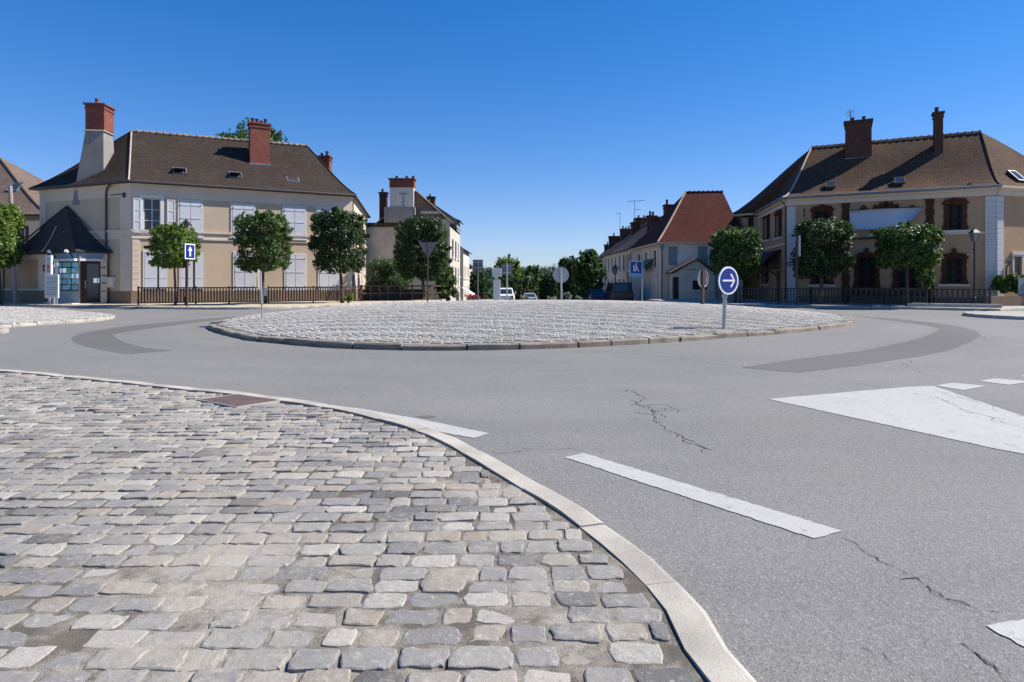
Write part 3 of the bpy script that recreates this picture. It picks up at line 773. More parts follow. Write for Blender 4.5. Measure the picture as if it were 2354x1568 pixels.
def skylight(root, px, py, p0, u, nrm, w=.8, h=1.0, lift=.1, tilt=.0, glass='skyglass', sagz=0.0):
    c = plane_hit(px, py, p0, nrm)+V(0, 0, sagz); u = Vector(u).normalized(); nrm = Vector(nrm).normalized()
    if nrm.z < 0: nrm = -nrm
    v = nrm.cross(u)
    if v.z < 0: v = -v
    mb = MB(); fw = .07
    lo = c-u*w/2-v*h/2-nrm*.05
    mb.obox(lo, u*fw, v*h, nrm*(lift+.05)); mb.obox(lo+u*(w-fw), u*fw, v*h, nrm*(lift+.05)); mb.obox(lo+u*fw, u*(w-2*fw), v*fw, nrm*(lift+.05)); mb.obox(lo+u*fw+v*(h-fw), u*(w-2*fw), v*fw, nrm*(lift+.05))
    s = mb.build('roof_window', M['zinc'], root)
    g = MB(); q = c+nrm*(lift-.03); a = u*(w/2-fw); b = v*(h/2-fw); k = nrm*tilt
    g.slab([q-a-b+k, q+a-b+k, q+a+b, q-a+b], nrm*.015); g.build('pane', M[glass], s)
    return s
def downpipe(root, pts, r=.05, mat='pipe'):
    mb = MB(); mb.tube(pts, r, 8); return mb.build('downpipe', M[mat], root)

# ================================================================== large cream house on the left
A, B, C_, E = P2(303, 40), P2(808, 46.6), P2(92, 43.3), P2(843, 62)
ZT = 7.86; poly = [A, B, E, C_]
hA = thing('corner_house', (A.x, A.y, .1), 'large cream corner house with brown hipped roof and pale blue closed shutters', 'house')
fAB, fCA, fBE, fEC = Fac(A, B), Fac(C_, A), Fac(B, E), Fac(E, C_)
openw = fAB.rect(329.5, 369, 456, 532)
lowl = fAB.rect(333, 366, 579, 664); lowl2 = fAB.rect(416, 448, 579, 664)
mb = MB()
fAB.wall(mb, -.3, ZT, [openw, lowl, lowl2], .24)
for fa in (fCA, fBE, fEC): fa.wall(mb, -.3, ZT)
mb.build('wall', M['beige'], hA)
mb = MB()
for fa, pl, pr in ((fAB, fAB.sz(322, 500)[0], fAB.sz(785, 500)[0]), (fCA, fCA.sz(106, 500)[0], fCA.sz(277, 500)[0]), (fBE, .9, fBE.L-.9)):
    fa.box(mb, .0, pl, .0, ZT-.32, 0, .03); fa.box(mb, pr, fa.L, .0, ZT-.32, 0, .03)
    zb0, zb1 = 4.28, 4.72
    fa.box(mb, pl, pr, zb0, zb1, 0, .03); fa.box(mb, pl, pr, ZT-.95, ZT-.32, 0, .028)
    fa.box(mb, -.03, fa.L+.03, zb1-.02, zb1+.1, .03, .11); fa.box(mb, -.02, fa.L+.02, zb0-.02, zb0+.07, .03, .07)
    if fa is fAB:
        for k in range(9): fa.box(mb, .03, pl-.06, .95+k*.37, .95+k*.37+.34, .03, .042)
mb.build('render_bands', M['cream'], hA)
mb = MB()
for fa in (fAB, fCA, fBE): fa.box(mb, -.045, fa.L+.045, -.3, .92, 0, .05)
for r in (lowl, lowl2): pass
mb.build('plinth', M['plinth'], hA)
cornice(hA, (fAB, fCA, fBE, fEC), ZT, M['cream'])
ev = offset_poly(poly, .34)
R1, R2 = at(302, 297, 45.2), at(706, 337, 50.2)
R1.z = R2.z = 12.2
e3 = [V(p.x, p.y, ZT) for p in ev]; SAG = .22
mb = MB()
roof_face(mb, e3[0], e3[1], R1, R2, SAG, 10, 14, .05); roof_face(mb, e3[3], e3[0], R1, R1, SAG); roof_face(mb, e3[1], e3[2], R2, R2, SAG); roof_face(mb, e3[2], e3[3], R2, R1, SAG)
rA = mb.build('roof', M['roofA'], hA)
ridge_tiles(rA, R1, R2, M['ridge'], .13, .42, .03)
for i, (e, r) in enumerate(((e3[0], R1), (e3[1], R2), (e3[3], R1))):
    mb = MB(); mb.tube(curve_line(e, r, SAG, 10, .02), .05, 8); mb.build('hip_ridge', M['hipw' if i == 0 else 'roofA'], rA)
eaves(rA, poly, ev, ZT, M['darkwood'])
mb = MB(); mb.tube([e3[0]+V(0, -.05, -.05), e3[1]+V(.05, -.05, -.05)], .08, 8); mb.tube([e3[3]+V(0, -.05, -.05), e3[0]+V(0, -.05, -.05)], .08, 8); mb.build('gutter', M['pipe'], rA)
nrmA = (e3[1]-e3[0]).cross(R1-e3[0]).normalized()
for px, py, tl, gl in ((413, 388, .32, 'glass'), (541, 398, .32, 'glass'), (673, 408, .0, 'skyglass')):
    skylight(hA, px, py, e3[0], e3[1]-e3[0], nrmA, .85, .85, .12, tl, gl, -SAG*.9)
ub = fAB.u; rzA = math.atan2(ub.y, ub.x)
# chimneys
c = plane_hit(598, 378, e3[0], nrmA); c2 = c+V(fAB.u.x*0-fAB.n.x*.55, -fAB.n.y*.55, 0)
ch = chimney(hA, (c2.x, c2.y), 1.35, 1.1, c2.z-1.4, 1.6+(645-287)/F*c2.y, rzA, 'brick', 4, 'potd', label='red brick chimney standing through the front roof slope')
mb = MB(); mb.box(V(c2.x, c2.y, c.z-.3), 1.5, 1.24, .36, rzA); mb.build('flashing', M['zinc'], ch)
pc = at(212, 405, 42.6)
uc = fCA.u; rzC = math.atan2(uc.y, uc.x)
zb, zt = 6.6, 1.6+(645-302)/F*42.4
mb = MB(); mb.frus(V(pc.x+.1, pc.y+.2, zb), 1.95, 1.9, V(pc.x+.25, pc.y+.35, zt), 1.12, 1.25, rzC+.5); 
mb.frus(V(pc.x+.25, pc.y+.35, zt), 1.3, 1.4, V(pc.x+.25, pc.y+.35, zt+.1), 1.16, 1.28, rzC+.5)
bs = mb.build('chimney_base', M['cement'], hA)
zt2 = 1.6+(645-243)/F*43.2
ch = chimney(hA, (pc.x+.02, pc.y+.75), 1.18, 1.3, 7.6, zt2, rzC+.5, 'brick', 1, 'brick', poth=.4, label='tall red brick chimney rising from a tapered rendered base')
ch = chimney(hA, (at(746, 380, 53).x, 53), 1.0, .8, 8.6, 1.6+(645-361)/F*53, 0, 'brick', 2, 'potd', label='red brick chimney on the far slope')
# front windows
SM = M['shutter']
for r in ((412.5, 463, 463, 544), (534, 584, 471, 546), (652.5, 701, 476, 549), (729, 778, 479, 552)):
    closed_shutters(hA, fAB, fAB.rect(*r), SM, M['whitep'], .09)
for r in ((539.5, 584, 582, 668), (657, 701, 586, 668), (734, 777, 588, 668)):
    closed_shutters(hA, fAB, fAB.rect(*r), SM, M['whitep'], .1, sill=False)
w = window(hA, fAB, openw, .24, cols=2, rows=3, sill='whitep'); frame_mb(fAB, openw, .2, 0, .07).build('surround', M['whitep'], w)
def open_leaf(fa, r, mat, panes=True):
    a0, a1, z0, z1 = r; mb = MB(); fw = .07
    fa.box(mb, a0, a0+fw, z0, z1, .06, .11); fa.box(mb, a1-fw, a1, z0, z1, .06, .11)
    for k in range(4):
        z = z0+(z1-z0-fw)*k/3; fa.box(mb, a0+fw, a1-fw, z, z+fw, .06, .11)
    o = mb.build('shutter', M['whitep'], hA); o['label'] = 'open panelled shutter leaf'
    mb = MB(); fa.box(mb, a0+fw, a1-fw, z0, z1, .068, .09); mb.build('panel', mat, o)
open_leaf(fAB, fAB.rect(306.5, 325, 456, 535), SM); open_leaf(fAB, fAB.rect(384, 403, 459, 536), SM)
for r, ol, cl in ((lowl, (366, 385, 580, 664), (333, 361.5, 579, 664)), (lowl2, (448.5, 468, 580, 664), (416, 443.5, 579, 664))):
    frame_mb(fAB, r, .1, 0, .045, False).build('window_surround', M['whitep'], hA)
    g = MB(); fAB.box(g, r[0], r[1], r[2], r[3], -.26, -.22); g.build('pane', M['glass'], hA)
    for q, dd in ((cl, .02), (ol, .06)):
        rr = fAB.rect(*q); mb = MB(); fAB.box(mb, rr[0], rr[1], rr[2], rr[3], dd-.01, dd+.035); zz = (rr[2]+rr[3])/2-.5
        fAB.box(mb, rr[0]+.04, rr[1]-.04, zz, zz+.03, dd+.035, dd+.05); mb.build('shutter', SM, hA)
dp = fCA.sz(247, 500)[0]
downpipe(hA, [fCA.P(dp+.9, ZT-.1, .4), fCA.P(dp+.2, ZT-.3, .15), fCA.P(dp, ZT-.6, .1), fCA.P(dp, .2, .1)], .06)
mb = MB(); fCA.box(mb, dp+.3, dp+1.6, 7.05, 7.1, .02, .06); fCA.box(mb, dp+1.55, dp+1.7, 6.85, 7.15, .02, .14); mb.build('wall_bracket', M['iron'], hA)
mb = MB(); a, z = fCA.sz(253, 648); fCA.box(mb, a, a+.55, z-.35, z+.3, 0, .2); mb.build('meter_box', M['creamw'], hA)
downpipe(hA, [fBE.P(.5, ZT-.1, .3), fBE.P(.35, ZT-.5, .08), fBE.P(.35, .3, .08)], .05)
for k in range(3):
    a = 2.2+k*3.6; closed_shutters(hA, fBE, (a, a+1.1, 4.95, 6.9), SM, M['whitep'], .08); closed_shutters(hA, fBE, (a, a+1.1, 1.2, 3.4), SM, M['whitep'], .08)

# ================================================================== the kiosk in front of its side wall
K1, K2, K3, K4 = P2(30, 42.6), P2(107, 41.2), P2(182, 39.6), P2(246, 40.55)
KP = at(153, 472, 42.1); KM = at(141, 522, 41.25)
kk = thing('shop_kiosk', (K2.x, K2.y, .13), 'low corner shop with peaked dark slate roof and lit blue shopfront', 'shop')
Kb = [K1, K2, K3, K4, P2(246, 41.3), P2(30, 46)]
f12, f23, f34 = Fac(K1, K2), Fac(K2, K3), Fac(K3, K4)
ZK = 3.42
shopw = (f23.sz(118, 640)[0], f23.L-.06, .95, 2.95); shopd = (.06, f34.sz(234, 640)[0], .22, 2.95)
mb = MB(); f12.wall(mb, -.2, ZK); f23.wall(mb, -.2, ZK, [shopw], .2); f34.wall(mb, -.2, ZK, [shopd], .2); Fac(P2(30, 46), K1).wall(mb, -.2, ZK)
mb.build('wall', M['tan'], kk)
mb = MB()
for fa in (f12, f23, f34): fa.box(mb, -.02, fa.L+.02, ZK-.42, ZK-.02, 0, .04)
f12.box(mb, f12.L-.8, f12.L, 1.0, ZK-.42, 0, .035); f12.box(mb, 0, f12.L, .95, 1.05, 0, .04); f34.box(mb, f34.L-.35, f34.L, .2, ZK-.42, 0, .035); f12.box(mb, 0, .5, 1.0, ZK-.42, 0, .035)
mb.build('render_bands', M['cream'], kk)
mb = MB()
for zz in (.9, 1.4, 1.9, 2.4): f34.box(mb, f34.L-.32, f34.L-.06, zz, zz+.05, .035, .08)
build_each(mb, 'wall_slot', M['darkwood'], kk)
mb = MB(); f12.box(mb, 0, f12.L, -.2, .95, 0, .05); mb.build('plinth', M['plinth'], kk)
kev = offset_poly(Kb, .28); k3 = [V(p.x, p.y, ZK+.02) for p in kev]
mb = MB(); sg = .28
roof_face(mb, k3[0], k3[1], KP, KP, sg); roof_face(mb, k3[1], k3[2], KP, KP, sg*.6); roof_face(mb, k3[2], k3[3], KP, KP, sg)
KB = V(KP.x+.1, KP.y+1.2, KP.z-.3)
mb.tri(k3[3], k3[4], KP); mb.tri(k3[5], k3[0], KP)
rK = mb.build('roof', M['roofK'], kk)
mb = MB(); mb.tube(curve_line(k3[1], KP, sg, 10, .02)[:7], .06, 6); mb.build('hip_ridge', M['hipw'], rK)
eaves(rK, Kb, kev, ZK+.02, M['darkwood'], .08)
# shopfront
mb = MB(); f23.box(mb, shopw[0]-.1, f23.L+.02, 3.02-.05, 3.42-.42+.35, .045, .14); mb.build('fascia', M['fascia'], kk)
mb = MB(); f34.box(mb, 0, shopd[1]+.05, 2.97, 3.35, .045, .14); mb.build('fascia', M['fascia'], kk)
mb = MB(); f23.box(mb, f23.L-.95, f23.L-.05, 3.04, 3.3, .14, .15); mb.build('fascia_panel', M['cyan'], kk)
mb = MB(); f23.box(mb, shopw[0]-.05, f23.L+.02, 2.82, 2.97, .0, .3); mb.build('shutter_box', M['whitep'], kk)
mb = MB(); f34.box(mb, .0, shopd[1], 2.82, 2.97, .0, .28); mb.build('shutter_box', M['whitep'], kk)
w = window(kk, f23, (shopw[0], shopw[1], shopw[2], 2.82), .14, 'darkwood', 'glass', 3, 1, .06); BASE['shop_window'] = BASE[w.name]; w.name = 'shop_window'
r = random.Random(5); a0, a1 = shopw[0]+.08, shopw[1]-.08
for j in range(5):
    z = 1.02+j*.36; x = a0
    while x < a1-.12:
        ww = r.uniform(.26, .44); ww = min(ww, a1-x); mb = MB(); f23.box(mb, x, x+ww-.03, z, z+.29, -.125, -.115)
        mb.build('poster', M[r.choice(('poster1', 'poster1', 'poster2', 'poster3', 'inkblue'))], w); x += ww
mb = MB(); f23.box(mb, shopw[0], shopw[1], .22, .95, 0, .03); mb.build('stall_riser', M['fascia'], kk)
mb = MB(); a, b = shopd[0], shopd[1]
for x0, x1, z0, z1 in ((a, a+.35, .22, 2.82), (b-.12, b, .22, 2.82), (a+.35, b-.12, .22, .5), (a+.35, b-.12, 2.66, 2.82)): f34.box(mb, x0, x1, z0, z1, -.16, -.08)
d = mb.build('door', M['darkwood'], kk)
mb = MB(); f34.box(mb, a+.35, b-.12, .5, 2.66, -.14, -.12); mb.build('pane', M['glass'], d)
mb = MB(); f34.box(mb, a+.25, a+.29, 1.1, 1.6, -.08, -.02); mb.build('handle', M['steel'], d)
mb = MB(); f34.box(mb, a+.7, a+.9, 1.45, 1.75, -.118, -.11); f34.box(mb, a+.95, a+1.12, 1.45, 1.75, -.118, -.11); mb.build('notice', M['poster2'], d)
mb = MB(); f23.box(mb, shopw[0]-.02, f23.L+.05, .0, .2, 0, .45); f34.box(mb, .0, f34.L-.1, .0, .16, 0, .4); mb.build('step', M['whitep'], kk)
for px in (137, 176):
    a, _ = f23.sz(px, 590); mb = MB(); mb.tube([f23.P(a-.15, 3.05, .14), f23.P(a-.08, 3.3, .35), f23.P(a, 3.42, .55)], .035, 6); l = mb.build('spotlight', M['blackp'], kk)
    mb = MB(); mb.tube([f23.P(a-.03, 3.37, .5), f23.P(a+.1, 3.44, .68)], [.07, .1], 8); mb.build('lamp_head', M['white'], l)
mb = MB(); a, z = f12.sz(101, 616); f12.box(mb, a, a+.45, z-.2, z+.2, .035, .06); p = mb.build('wall_plaque', M['darkwood'], kk)
mb = MB(); f12.box(mb, a+.2, a+.26, z-.1, z+.1, .06, .066); f12.box(mb, a+.14, a+.32, z-.1, z-.05, .06, .067); mb.build('figure', M['white'], p)
# flat side wing running off to the left behind the edge tree
gw = thing('side_wall', (-36, 43.5, .1), 'tan rendered wall with brown plinth running left from the corner shop', 'wall')
fw = Fac(P2(-90, 44.4), P2(28, 42.8)); mb = MB(); fw.wall(mb, -.2, 2.75); fw.box(mb, 0, fw.L, 0, 2.75, -.25, -.01); mb.build('wall', M['tan'], gw)
mb = MB(); fw.box(mb, 0, fw.L, 2.75, 2.85, -.3, .06); mb.build('coping', M['cream'], gw)
mb = MB(); fw.box(mb, 0, fw.L, -.2, .95, 0, .05); mb.build('plinth', M['plinth'], gw)
mb = MB(); fw.box(mb, 0, fw.L, .95, 1.03, 0, .055); mb.build('band', M['cream'], gw)
a, _ = fw.sz(10, 640); downpipe(gw, [fw.P(a, 2.7, .06), fw.P(a, .2, .06)], .04)

# ================================================================== house at the far left edge
fl = thing('brown_roofed_house', (-44, 55, .1), 'beige house with broad brown tiled roof at the left edge', 'house')
q = [Vector((-66, 54)), Vector((-39.6, 54)), Vector((-39.6, 66)), Vector((-66, 66))]
fq = [Fac(q[i], q[(i+1) % 4]) for i in range(4)]; ZF = 7.2
win = fq[0].rect(45, 62, 525, 610); win2 = fq[0].rect(0, 18, 525, 610)
mb = MB(); fq[0].wall(mb, -.3, ZF, [win, win2]); [f.wall(mb, -.3, ZF) for f in fq[1:]]; mb.build('wall', M['cream'], fl)
for wn in (win, win2):
    w = window(fl, fq[0], wn, .2, 'whitep', 'glass', 2, 3); frame_mb(fq[0], wn, .14, 0, .04).build('surround', M['rbrick'], w)
cornice(fl, fq, ZF, M['plinth'], .5, .2)
ev = offset_poly(q, .4); e = [V(p.x, p.y, ZF) for p in ev]; ra, rb = V(-58, 60, 13.4), V(-48.6, 60, 13.4)
mb = MB(); roof_face(mb, e[0], e[1], ra, rb, .3, 8, 10, .06); roof_face(mb, e[1], e[2], rb, rb, .3); roof_face(mb, e[2], e[3], rb, ra, .3); roof_face(mb, e[3], e[0], ra, ra, .3)
rr = mb.build('roof', M['roofF'], fl); ridge_tiles(rr, ra, rb, M['ridge']); eaves(rr, q, ev, ZF, M['darkwood'])
mb = MB(); mb.tube(curve_line(e[1], rb, .3), .09, 6); mb.build('hip_ridge', M['roofF'], rr)
nf = (e[1]-e[0]).cross(ra-e[0]).normalized(); skylight(fl, 35, 424, e[0], e[1]-e[0], nf, 1.0, 1.25, .1, 0, 'glass', -.25)
bk = thing('rear_house', (-44, 72, 0), 'brown roof of a house peeping up behind the left edge house', 'house')
q = [Vector((-52, 68)), Vector((-43.5, 68)), Vector((-43.5, 78)), Vector((-52, 78))]; fq = [Fac(q[i], q[(i+1) % 4]) for i in range(4)]
mb = MB(); [f.wall(mb, -2, 9.0) for f in fq]; mb.build('wall', M['cream'], bk)
ev = offset_poly(q, .4); e = [V(p.x, p.y, 9.0) for p in ev]; ra, rb = V(-52.2, 73, 13.4), V(-49.6, 73, 13.4)
mb = MB(); roof_face(mb, e[0], e[1], ra, rb, .2); roof_face(mb, e[1], e[2], rb, rb, .2); roof_face(mb, e[2], e[3], rb, ra, .2); mb.tri(e[3], e[0], ra); rr = mb.build('roof', M['roofF'], bk); ridge_tiles(rr, ra, rb, M['ridge'])
# ================================================================== large tan house on the right
def rect_from_px(fa, l, r, t, b): return fa.rect(l, r, t, b)
H, G, J, K = P2(1811, 43.4), P2(2290, 38.0), P2(1746, 53), P2(1706, 54.2)
G2 = Vector((38.2, 41.0)); BK = Vector((36, 58)); KB2 = Vector((19.4, 58))
poly = [K, J, H, G, G2, BK, KB2]; ZH = 7.25
hR = thing('tan_house', (H.x, H.y, .1), 'large tan house with sweeping mossy tiled roof, red brick trim and hanging banner', 'house')
fHG, fJH, fKJ, fGG = Fac(H, G), Fac(J, H), Fac(K, J), Fac(G, G2)
def R(*a): return fHG.rect(*a)
wU1, wU3 = R(1874, 1906, 484, 541), R(2179, 2213, 468, 528)
wL1, wL3 = R(1873, 1906, 600, 653), R(2174, 2212, 594, 652)
dL1, dL2 = R(1972, 2013, 592, 662), R(2061, 2107, 592, 662)
wUm = R(2014, 2060, 486, 536)
holesHG = [wU1, wU3, wL1, wL3, dL1, dL2, wUm]
sJ = [fJH.rect(1757.5, 1769, 499, 551), fJH.rect(1784.5, 1796.5, 493, 545), fJH.rect(1755, 1765, 602, 652)]
wK = fKJ.rect(1719, 1733, 500, 545); wG = fGG.rect(2330, 2348, 590, 640)
mb = MB(); fHG.wall(mb, -.3, ZH, holesHG, .25); fJH.wall(mb, -.5, ZH, sJ, .25); fKJ.wall(mb, -.5, ZH-.3, [wK], .2); fGG.wall(mb, -.3, ZH, [wG], .2)
for i in (4, 5, 6): Fac(poly[i], poly[(i+1) % 7]).wall(mb, -.5, ZH)
mb.build('wall', M['tan'], hR)
cornice(hR, (fHG, fJH, fGG), ZH, M['cream'], .55, .3)
mb = MB(); qa = fHG.sz(2264, 560)[0]
for k in range(21):
    z = -.1+k*.322; fHG.box(mb, qa, fHG.L+.06, z, z+.31, 0, .06); fGG.box(mb, -.06, .55, z, z+.31, 0, .06)
mb.build('quoin', M['quoin'], hR)
mb = MB(); qb = fHG.sz(1829, 560)[0]
for k in range(21):
    z = -.1+k*.322; fHG.box(mb, -.05, qb, z, z+.31, 0, .06)
mb.build('quoin', M['quoin'], hR)
mb = MB(); fJH.box(mb, 0, .5, 0, ZH-.5, 0, .05); fJH.box(mb, .5, fJH.L-.2, 4.05, 4.2, 0, .1); fHG.box(mb, fHG.sz(2150, 531)[0], qa, 4.42, 4.56, 0, .1)
build_each(mb, 'string_course', M['cream'], hR)
def toothed(fa, a0, a1, z0, z1, mb, o=.05, step=.3, j=.07, seed=1):
    r = random.Random(seed); z = z0; k = 0
    while z < z1-.02:
        h = min(step, z1-z); d = j if k % 2 else 0
        fa.box(mb, a0-d, a1+d, z, z+h, 0, o+r.uniform(-.01, .01)); z += h; k += 1
for px in ((1936, 1952), (2129, 2146)):
    mb = MB(); toothed(fHG, fHG.sz(px[0], 560)[0], fHG.sz(px[1], 560)[0], -.1, ZH-.56, mb, .07, .34, .04, px[0]); mb.build('brick_pilaster', M['rbrick'], hR)
def brick_surround(fa, r, jw=.2, arch=.10, key=True, foot=True, root=None):
    a0, a1, z0, z1 = r; mb = MB()
    for s_, x0, x1 in ((-1, a0-jw, a0), (1, a1, a1+jw)):
        z = z0; k = 0
        while z < z1-.01:
            h = min(.24, z1-z); d = .03 if k % 2 else 0
            fa.box(mb, x0-(d if s_ < 0 else 0), x1+(d if s_ > 0 else 0), z, z+h, 0, .06); z += h; k += 1
        if foot: fa.box(mb, x0-.08, x1+.08, z0-.04, z0+.22, .06, .1)
        fa.box(mb, x0-.12, x1+.1, z1-.05, z1+.12, .06, .13)
    n = 7; w = a1-a0+2*jw
    for i in range(n):
        x0 = a0-jw+w*i/n; x1 = a0-jw+w*(i+1)/n; t = 1-abs((i+.5)/n*2-1)
        fa.box(mb, x0+.008, x1-.008, z1, z1+.26+arch*t, 0, .07+.02*(i % 2))
    if key: m = (a0+a1)/2; fa.box(mb, m-.12, m+.12, z1+.0, z1+.5+arch, .09, .13)
    return mb.build('brick_surround', M['rbrick'], root or hR)
def dark_opening(fa, r, depth=.2, sill=True, root=None):
    a0, a1, z0, z1 = r; mb = MB()
    for i in range(2):
        x0, x1 = a0+(a1-a0)*i/2+.02, a0+(a1-a0)*(i+1)/2-.02
        fa.box(mb, x0, x0+.07, z0, z1, -depth, -depth+.05); fa.box(mb, x1-.07, x1, z0, z1, -depth, -depth+.05)
        for k in range(4): zz = z0+(z1-z0-.07)*k/3; fa.box(mb, x0+.07, x1-.07, zz, zz+.07, -depth, -depth+.045)
    w = mb.build('window', M['darkwood'], root or hR)
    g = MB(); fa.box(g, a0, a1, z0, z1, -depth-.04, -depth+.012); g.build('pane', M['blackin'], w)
    if sill: s = MB(); fa.box(s, a0-.42, a1+.42, z0-.16, z0-.04, 0, .14); s.build('sill', M['creamw'], w)
for r in (wU1, wU3, wL1, wL3, wUm): brick_surround(fHG, r); dark_opening(fHG, r)
for r in (dL1, dL2): brick_surround(fHG, r, .2); dark_opening(fHG, r, .2, False)
for r in sJ: brick_surround(fJH, r, .13, .15, True, False); dark_opening(fJH, r, .2)
dark_opening(fKJ, wK)
# arched lintel over the middle window and the two brick gable marks
m0, m1 = fHG.sz(2008, 470)[0], fHG.sz(2066, 470)[0]
mb = MB(); n = 9
for i in range(n):
    x0, x1 = m0+(m1-m0)*i/n, m0+(m1-m0)*(i+1)/n; t = 1-((i+.5)/n*2-1)**2
    fHG.box(mb, x0+.01, x1-.01, 6.02+.1*t, 6.3+.25*t+(.12 if i % 2 == 0 else 0), 0, .13)
mb.build('brick_arch', M['rbrick'], hR)
for px in (1983, 2095):
    a, z = fHG.sz(px, 480); mb = MB(); h = .42
    for s_ in (-1, 1): mb.obox(fHG.P(a+s_*.28, z-.2, .0), fHG.u.to_3d()*.1, fHG.n.to_3d()*.09, (fHG.u*(-s_*.26)).to_3d()+V(0, 0, h))
    fHG.box(mb, a-.18, a+.25, z-.06, z+.02, .0, .07); mb.build('brick_gablet', M['rbrick'], hR)
mb = MB(); fHG.box(mb, fHG.sz(1953, 541)[0], fHG.sz(2126, 541)[0], 4.28, 4.38, 0, .16); mb.build('ledge', M['darkwood'], hR)
a, z = fHG.sz(1849, 490); mb = MB(); fHG.box(mb, a-.04, a+.04, z-.28, z+.3, 0, .06); mb.build('wall_tie', M['iron'], hR)
a, z = fHG.sz(1818, 607); mb = MB(); fHG.box(mb, a-.22, a+.22, z-.14, z+.14, .06, .08); p = mb.build('street_name_plate', M['blue'], hR)
mb = MB()
for k in (-.16, -.08, .02, .1): fHG.box(mb, a+k, a+k+.05, z-.03, z+.04, .08, .084)
mb.build('lettering', M['white'], p)
# banner hung in front of the middle bay
bn = thing('banner', fHG.P(4, 4.5, .3), 'pale grey blue banner with one flying corner hung on the tan facade', 'banner')
top = [fHG.sz(px, py) for px, py in ((1953, 486), (1990, 483.5), (2030, 481), (2070, 480), (2122, 477.5))]
bot = [fHG.sz(px, py) for px, py in ((1953, 529), (1985, 528.5), (2020, 528), (2052, 530), (2081, 522))]
mb = MB(); cols_ = []
for (ta, tz), (ba, bz) in zip(top, bot):
    for t in range(5): cols_.append((ta+(ba-ta)*t/4, tz+(bz-tz)*t/4, .26+.08*math.sin(ta*1.4+t*.5)+(.25*(t/4) if ta > 6.3 else 0)))
for face, o in ((0, .0), (1, .03)): mb.v += [tuple(fHG.P(a, z, q+o)) for a, z, q in cols_]
N5 = len(cols_)
for i in range(4):
    for t in range(4):
        q = (i*5+t, (i+1)*5+t, (i+1)*5+t+1, i*5+t+1); mb.f.append(q); mb.f.append(tuple(k+N5 for k in q[::-1]))
rim = [i*5 for i in range(5)]+[20+t for t in range(1, 5)]+[i*5+4 for i in (3, 2, 1, 0)]+[t for t in (3, 2, 1)]
for i in range(len(rim)): a_, b_ = rim[i], rim[(i+1) % len(rim)]; mb.f.append((a_, b_, b_+N5, a_+N5))
mb.build('cloth', M['tarp'], bn, smooth=True)
mb = MB(); mb.tube([fHG.P(top[0][0], top[0][1]+.03, .28), fHG.P(top[-1][0], top[-1][1]+.03, .3)], .025, 6); mb.build('cord', M['pipe'], bn)
# roof
ev = offset_poly(poly, .42); e = [V(p.x, p.y, ZH) for p in ev]
RL, RR = at(1866, 335, 47.6), at(2255, 307, 42.6); RL.z = RR.z = 11.55
RBL, SG = RL, .55
mb = MB()
roof_face(mb, e[2], e[3], RL, RR, SG, 12, 16, .06); roof_face(mb, e[3], e[4], RR, RR, SG, 10); roof_face(mb, e[1], e[2], RL, RL, SG, 10); roof_face(mb, e[0], e[1], RL, RL, SG)
roof_face(mb, e[4], e[5], RR, RR, SG); roof_face(mb, e[5], e[6], RR, RL, SG); roof_face(mb, e[6], e[0], RL, RL, SG)
rH = mb.build('roof', M['roofH'], hR); ridge_tiles(rH, RL, RR, M['ridge'], .12, .4, .02)
for i, k, m_ in ((2, RL, 'hipw'), (3, RR, 'roofH'), (1, RL, 'roofH')):
    mb = MB(); mb.tube(curve_line(e[i], k, SG, 12, .02), .055, 6); mb.build('hip_ridge', M[m_], rH)
eaves(rH, poly, ev, ZH, M['cream'], .12)
mb = MB(); mb.tube([e[2]+V(-.02, -.06, -.04), e[3]+V(0, -.06, -.04)], .08, 8); mb.tube([e[1]+V(-.06, 0, -.04), e[2]+V(-.06, 0, -.04)], .08, 8); mb.build('gutter', M['zinc'], rH)
nH = (e[3]-e[2]).cross(RR-e[2]).normalized(); rzH = math.atan2(fHG.u.y, fHG.u.x)
def on_roof(px, py, sg=.0): return plane_hit(px, py, e[2]-V(0, 0, sg), nH)
c = on_roof(1973, 366, .35); p = c-V(fHG.n.x, fHG.n.y, 0)*.55
ch = chimney(hR, (p.x, p.y), 1.65, 1.1, c.z-.8, 1.6+(645-281)/F*p.y, rzH, 'brickd', 2, 'potd', poth=.3, label='broad dark brick chimney with aerial')
mb = MB(); mb.box(V(p.x, p.y, c.z-.3), 1.72, 1.18, .42, rzH); mb.build('flashing', M['zinc'], ch)
q = V(p.x-.55, p.y, 1.6+(645-281)/F*p.y); mb = MB(); mb.tube([q, q+V(0, 0, .85)], .025, 6)
for z, l in ((.4, .3), (.55, .35), (.7, .28), (.8, .2)): mb.tube([q+V(-l, .05, z), q+V(l, -.05, z+.03)], .014, 5)
mb.build('aerial', M['iron'], ch)
c = on_roof(2158, 357, .35); p = c-V(fHG.n.x, fHG.n.y, 0)*.4
ch = chimney(hR, (p.x, p.y), .5, .75, c.z-.8, 1.6+(645-261)/F*p.y, rzH, 'brickd', 1, 'potd', poth=.36, label='slim dark brick chimney')
mb = MB(); mb.box(V(p.x, p.y, c.z-.3), .6, .85, .4, rzH); mb.build('flashing', M['zinc'], ch)
for px, py in ((2068, 402), (1910, 412)): skylight(hR, px, py, e[2], e[3]-e[2], nH, .6, .7, .1, 0, 'glass', -.4).data.materials[0] = M['pipe']
nG = (e[4]-e[3]).cross(RR-e[3]).normalized(); skylight(hR, 2336, 391, e[3], e[4]-e[3], nG, .7, 1.0, .1, 0, 'skyglass', -.4).data.materials[0] = M['pipe']
for px, py in ((2075, 357), (2170, 335), (2230, 425)):
    c = on_roof(px, py, .5); mb = MB(); mb.box(c-V(0, 0, .05), .16, .18, .18, rzH); mb.build('vent_tile', M['ridge'], hR)
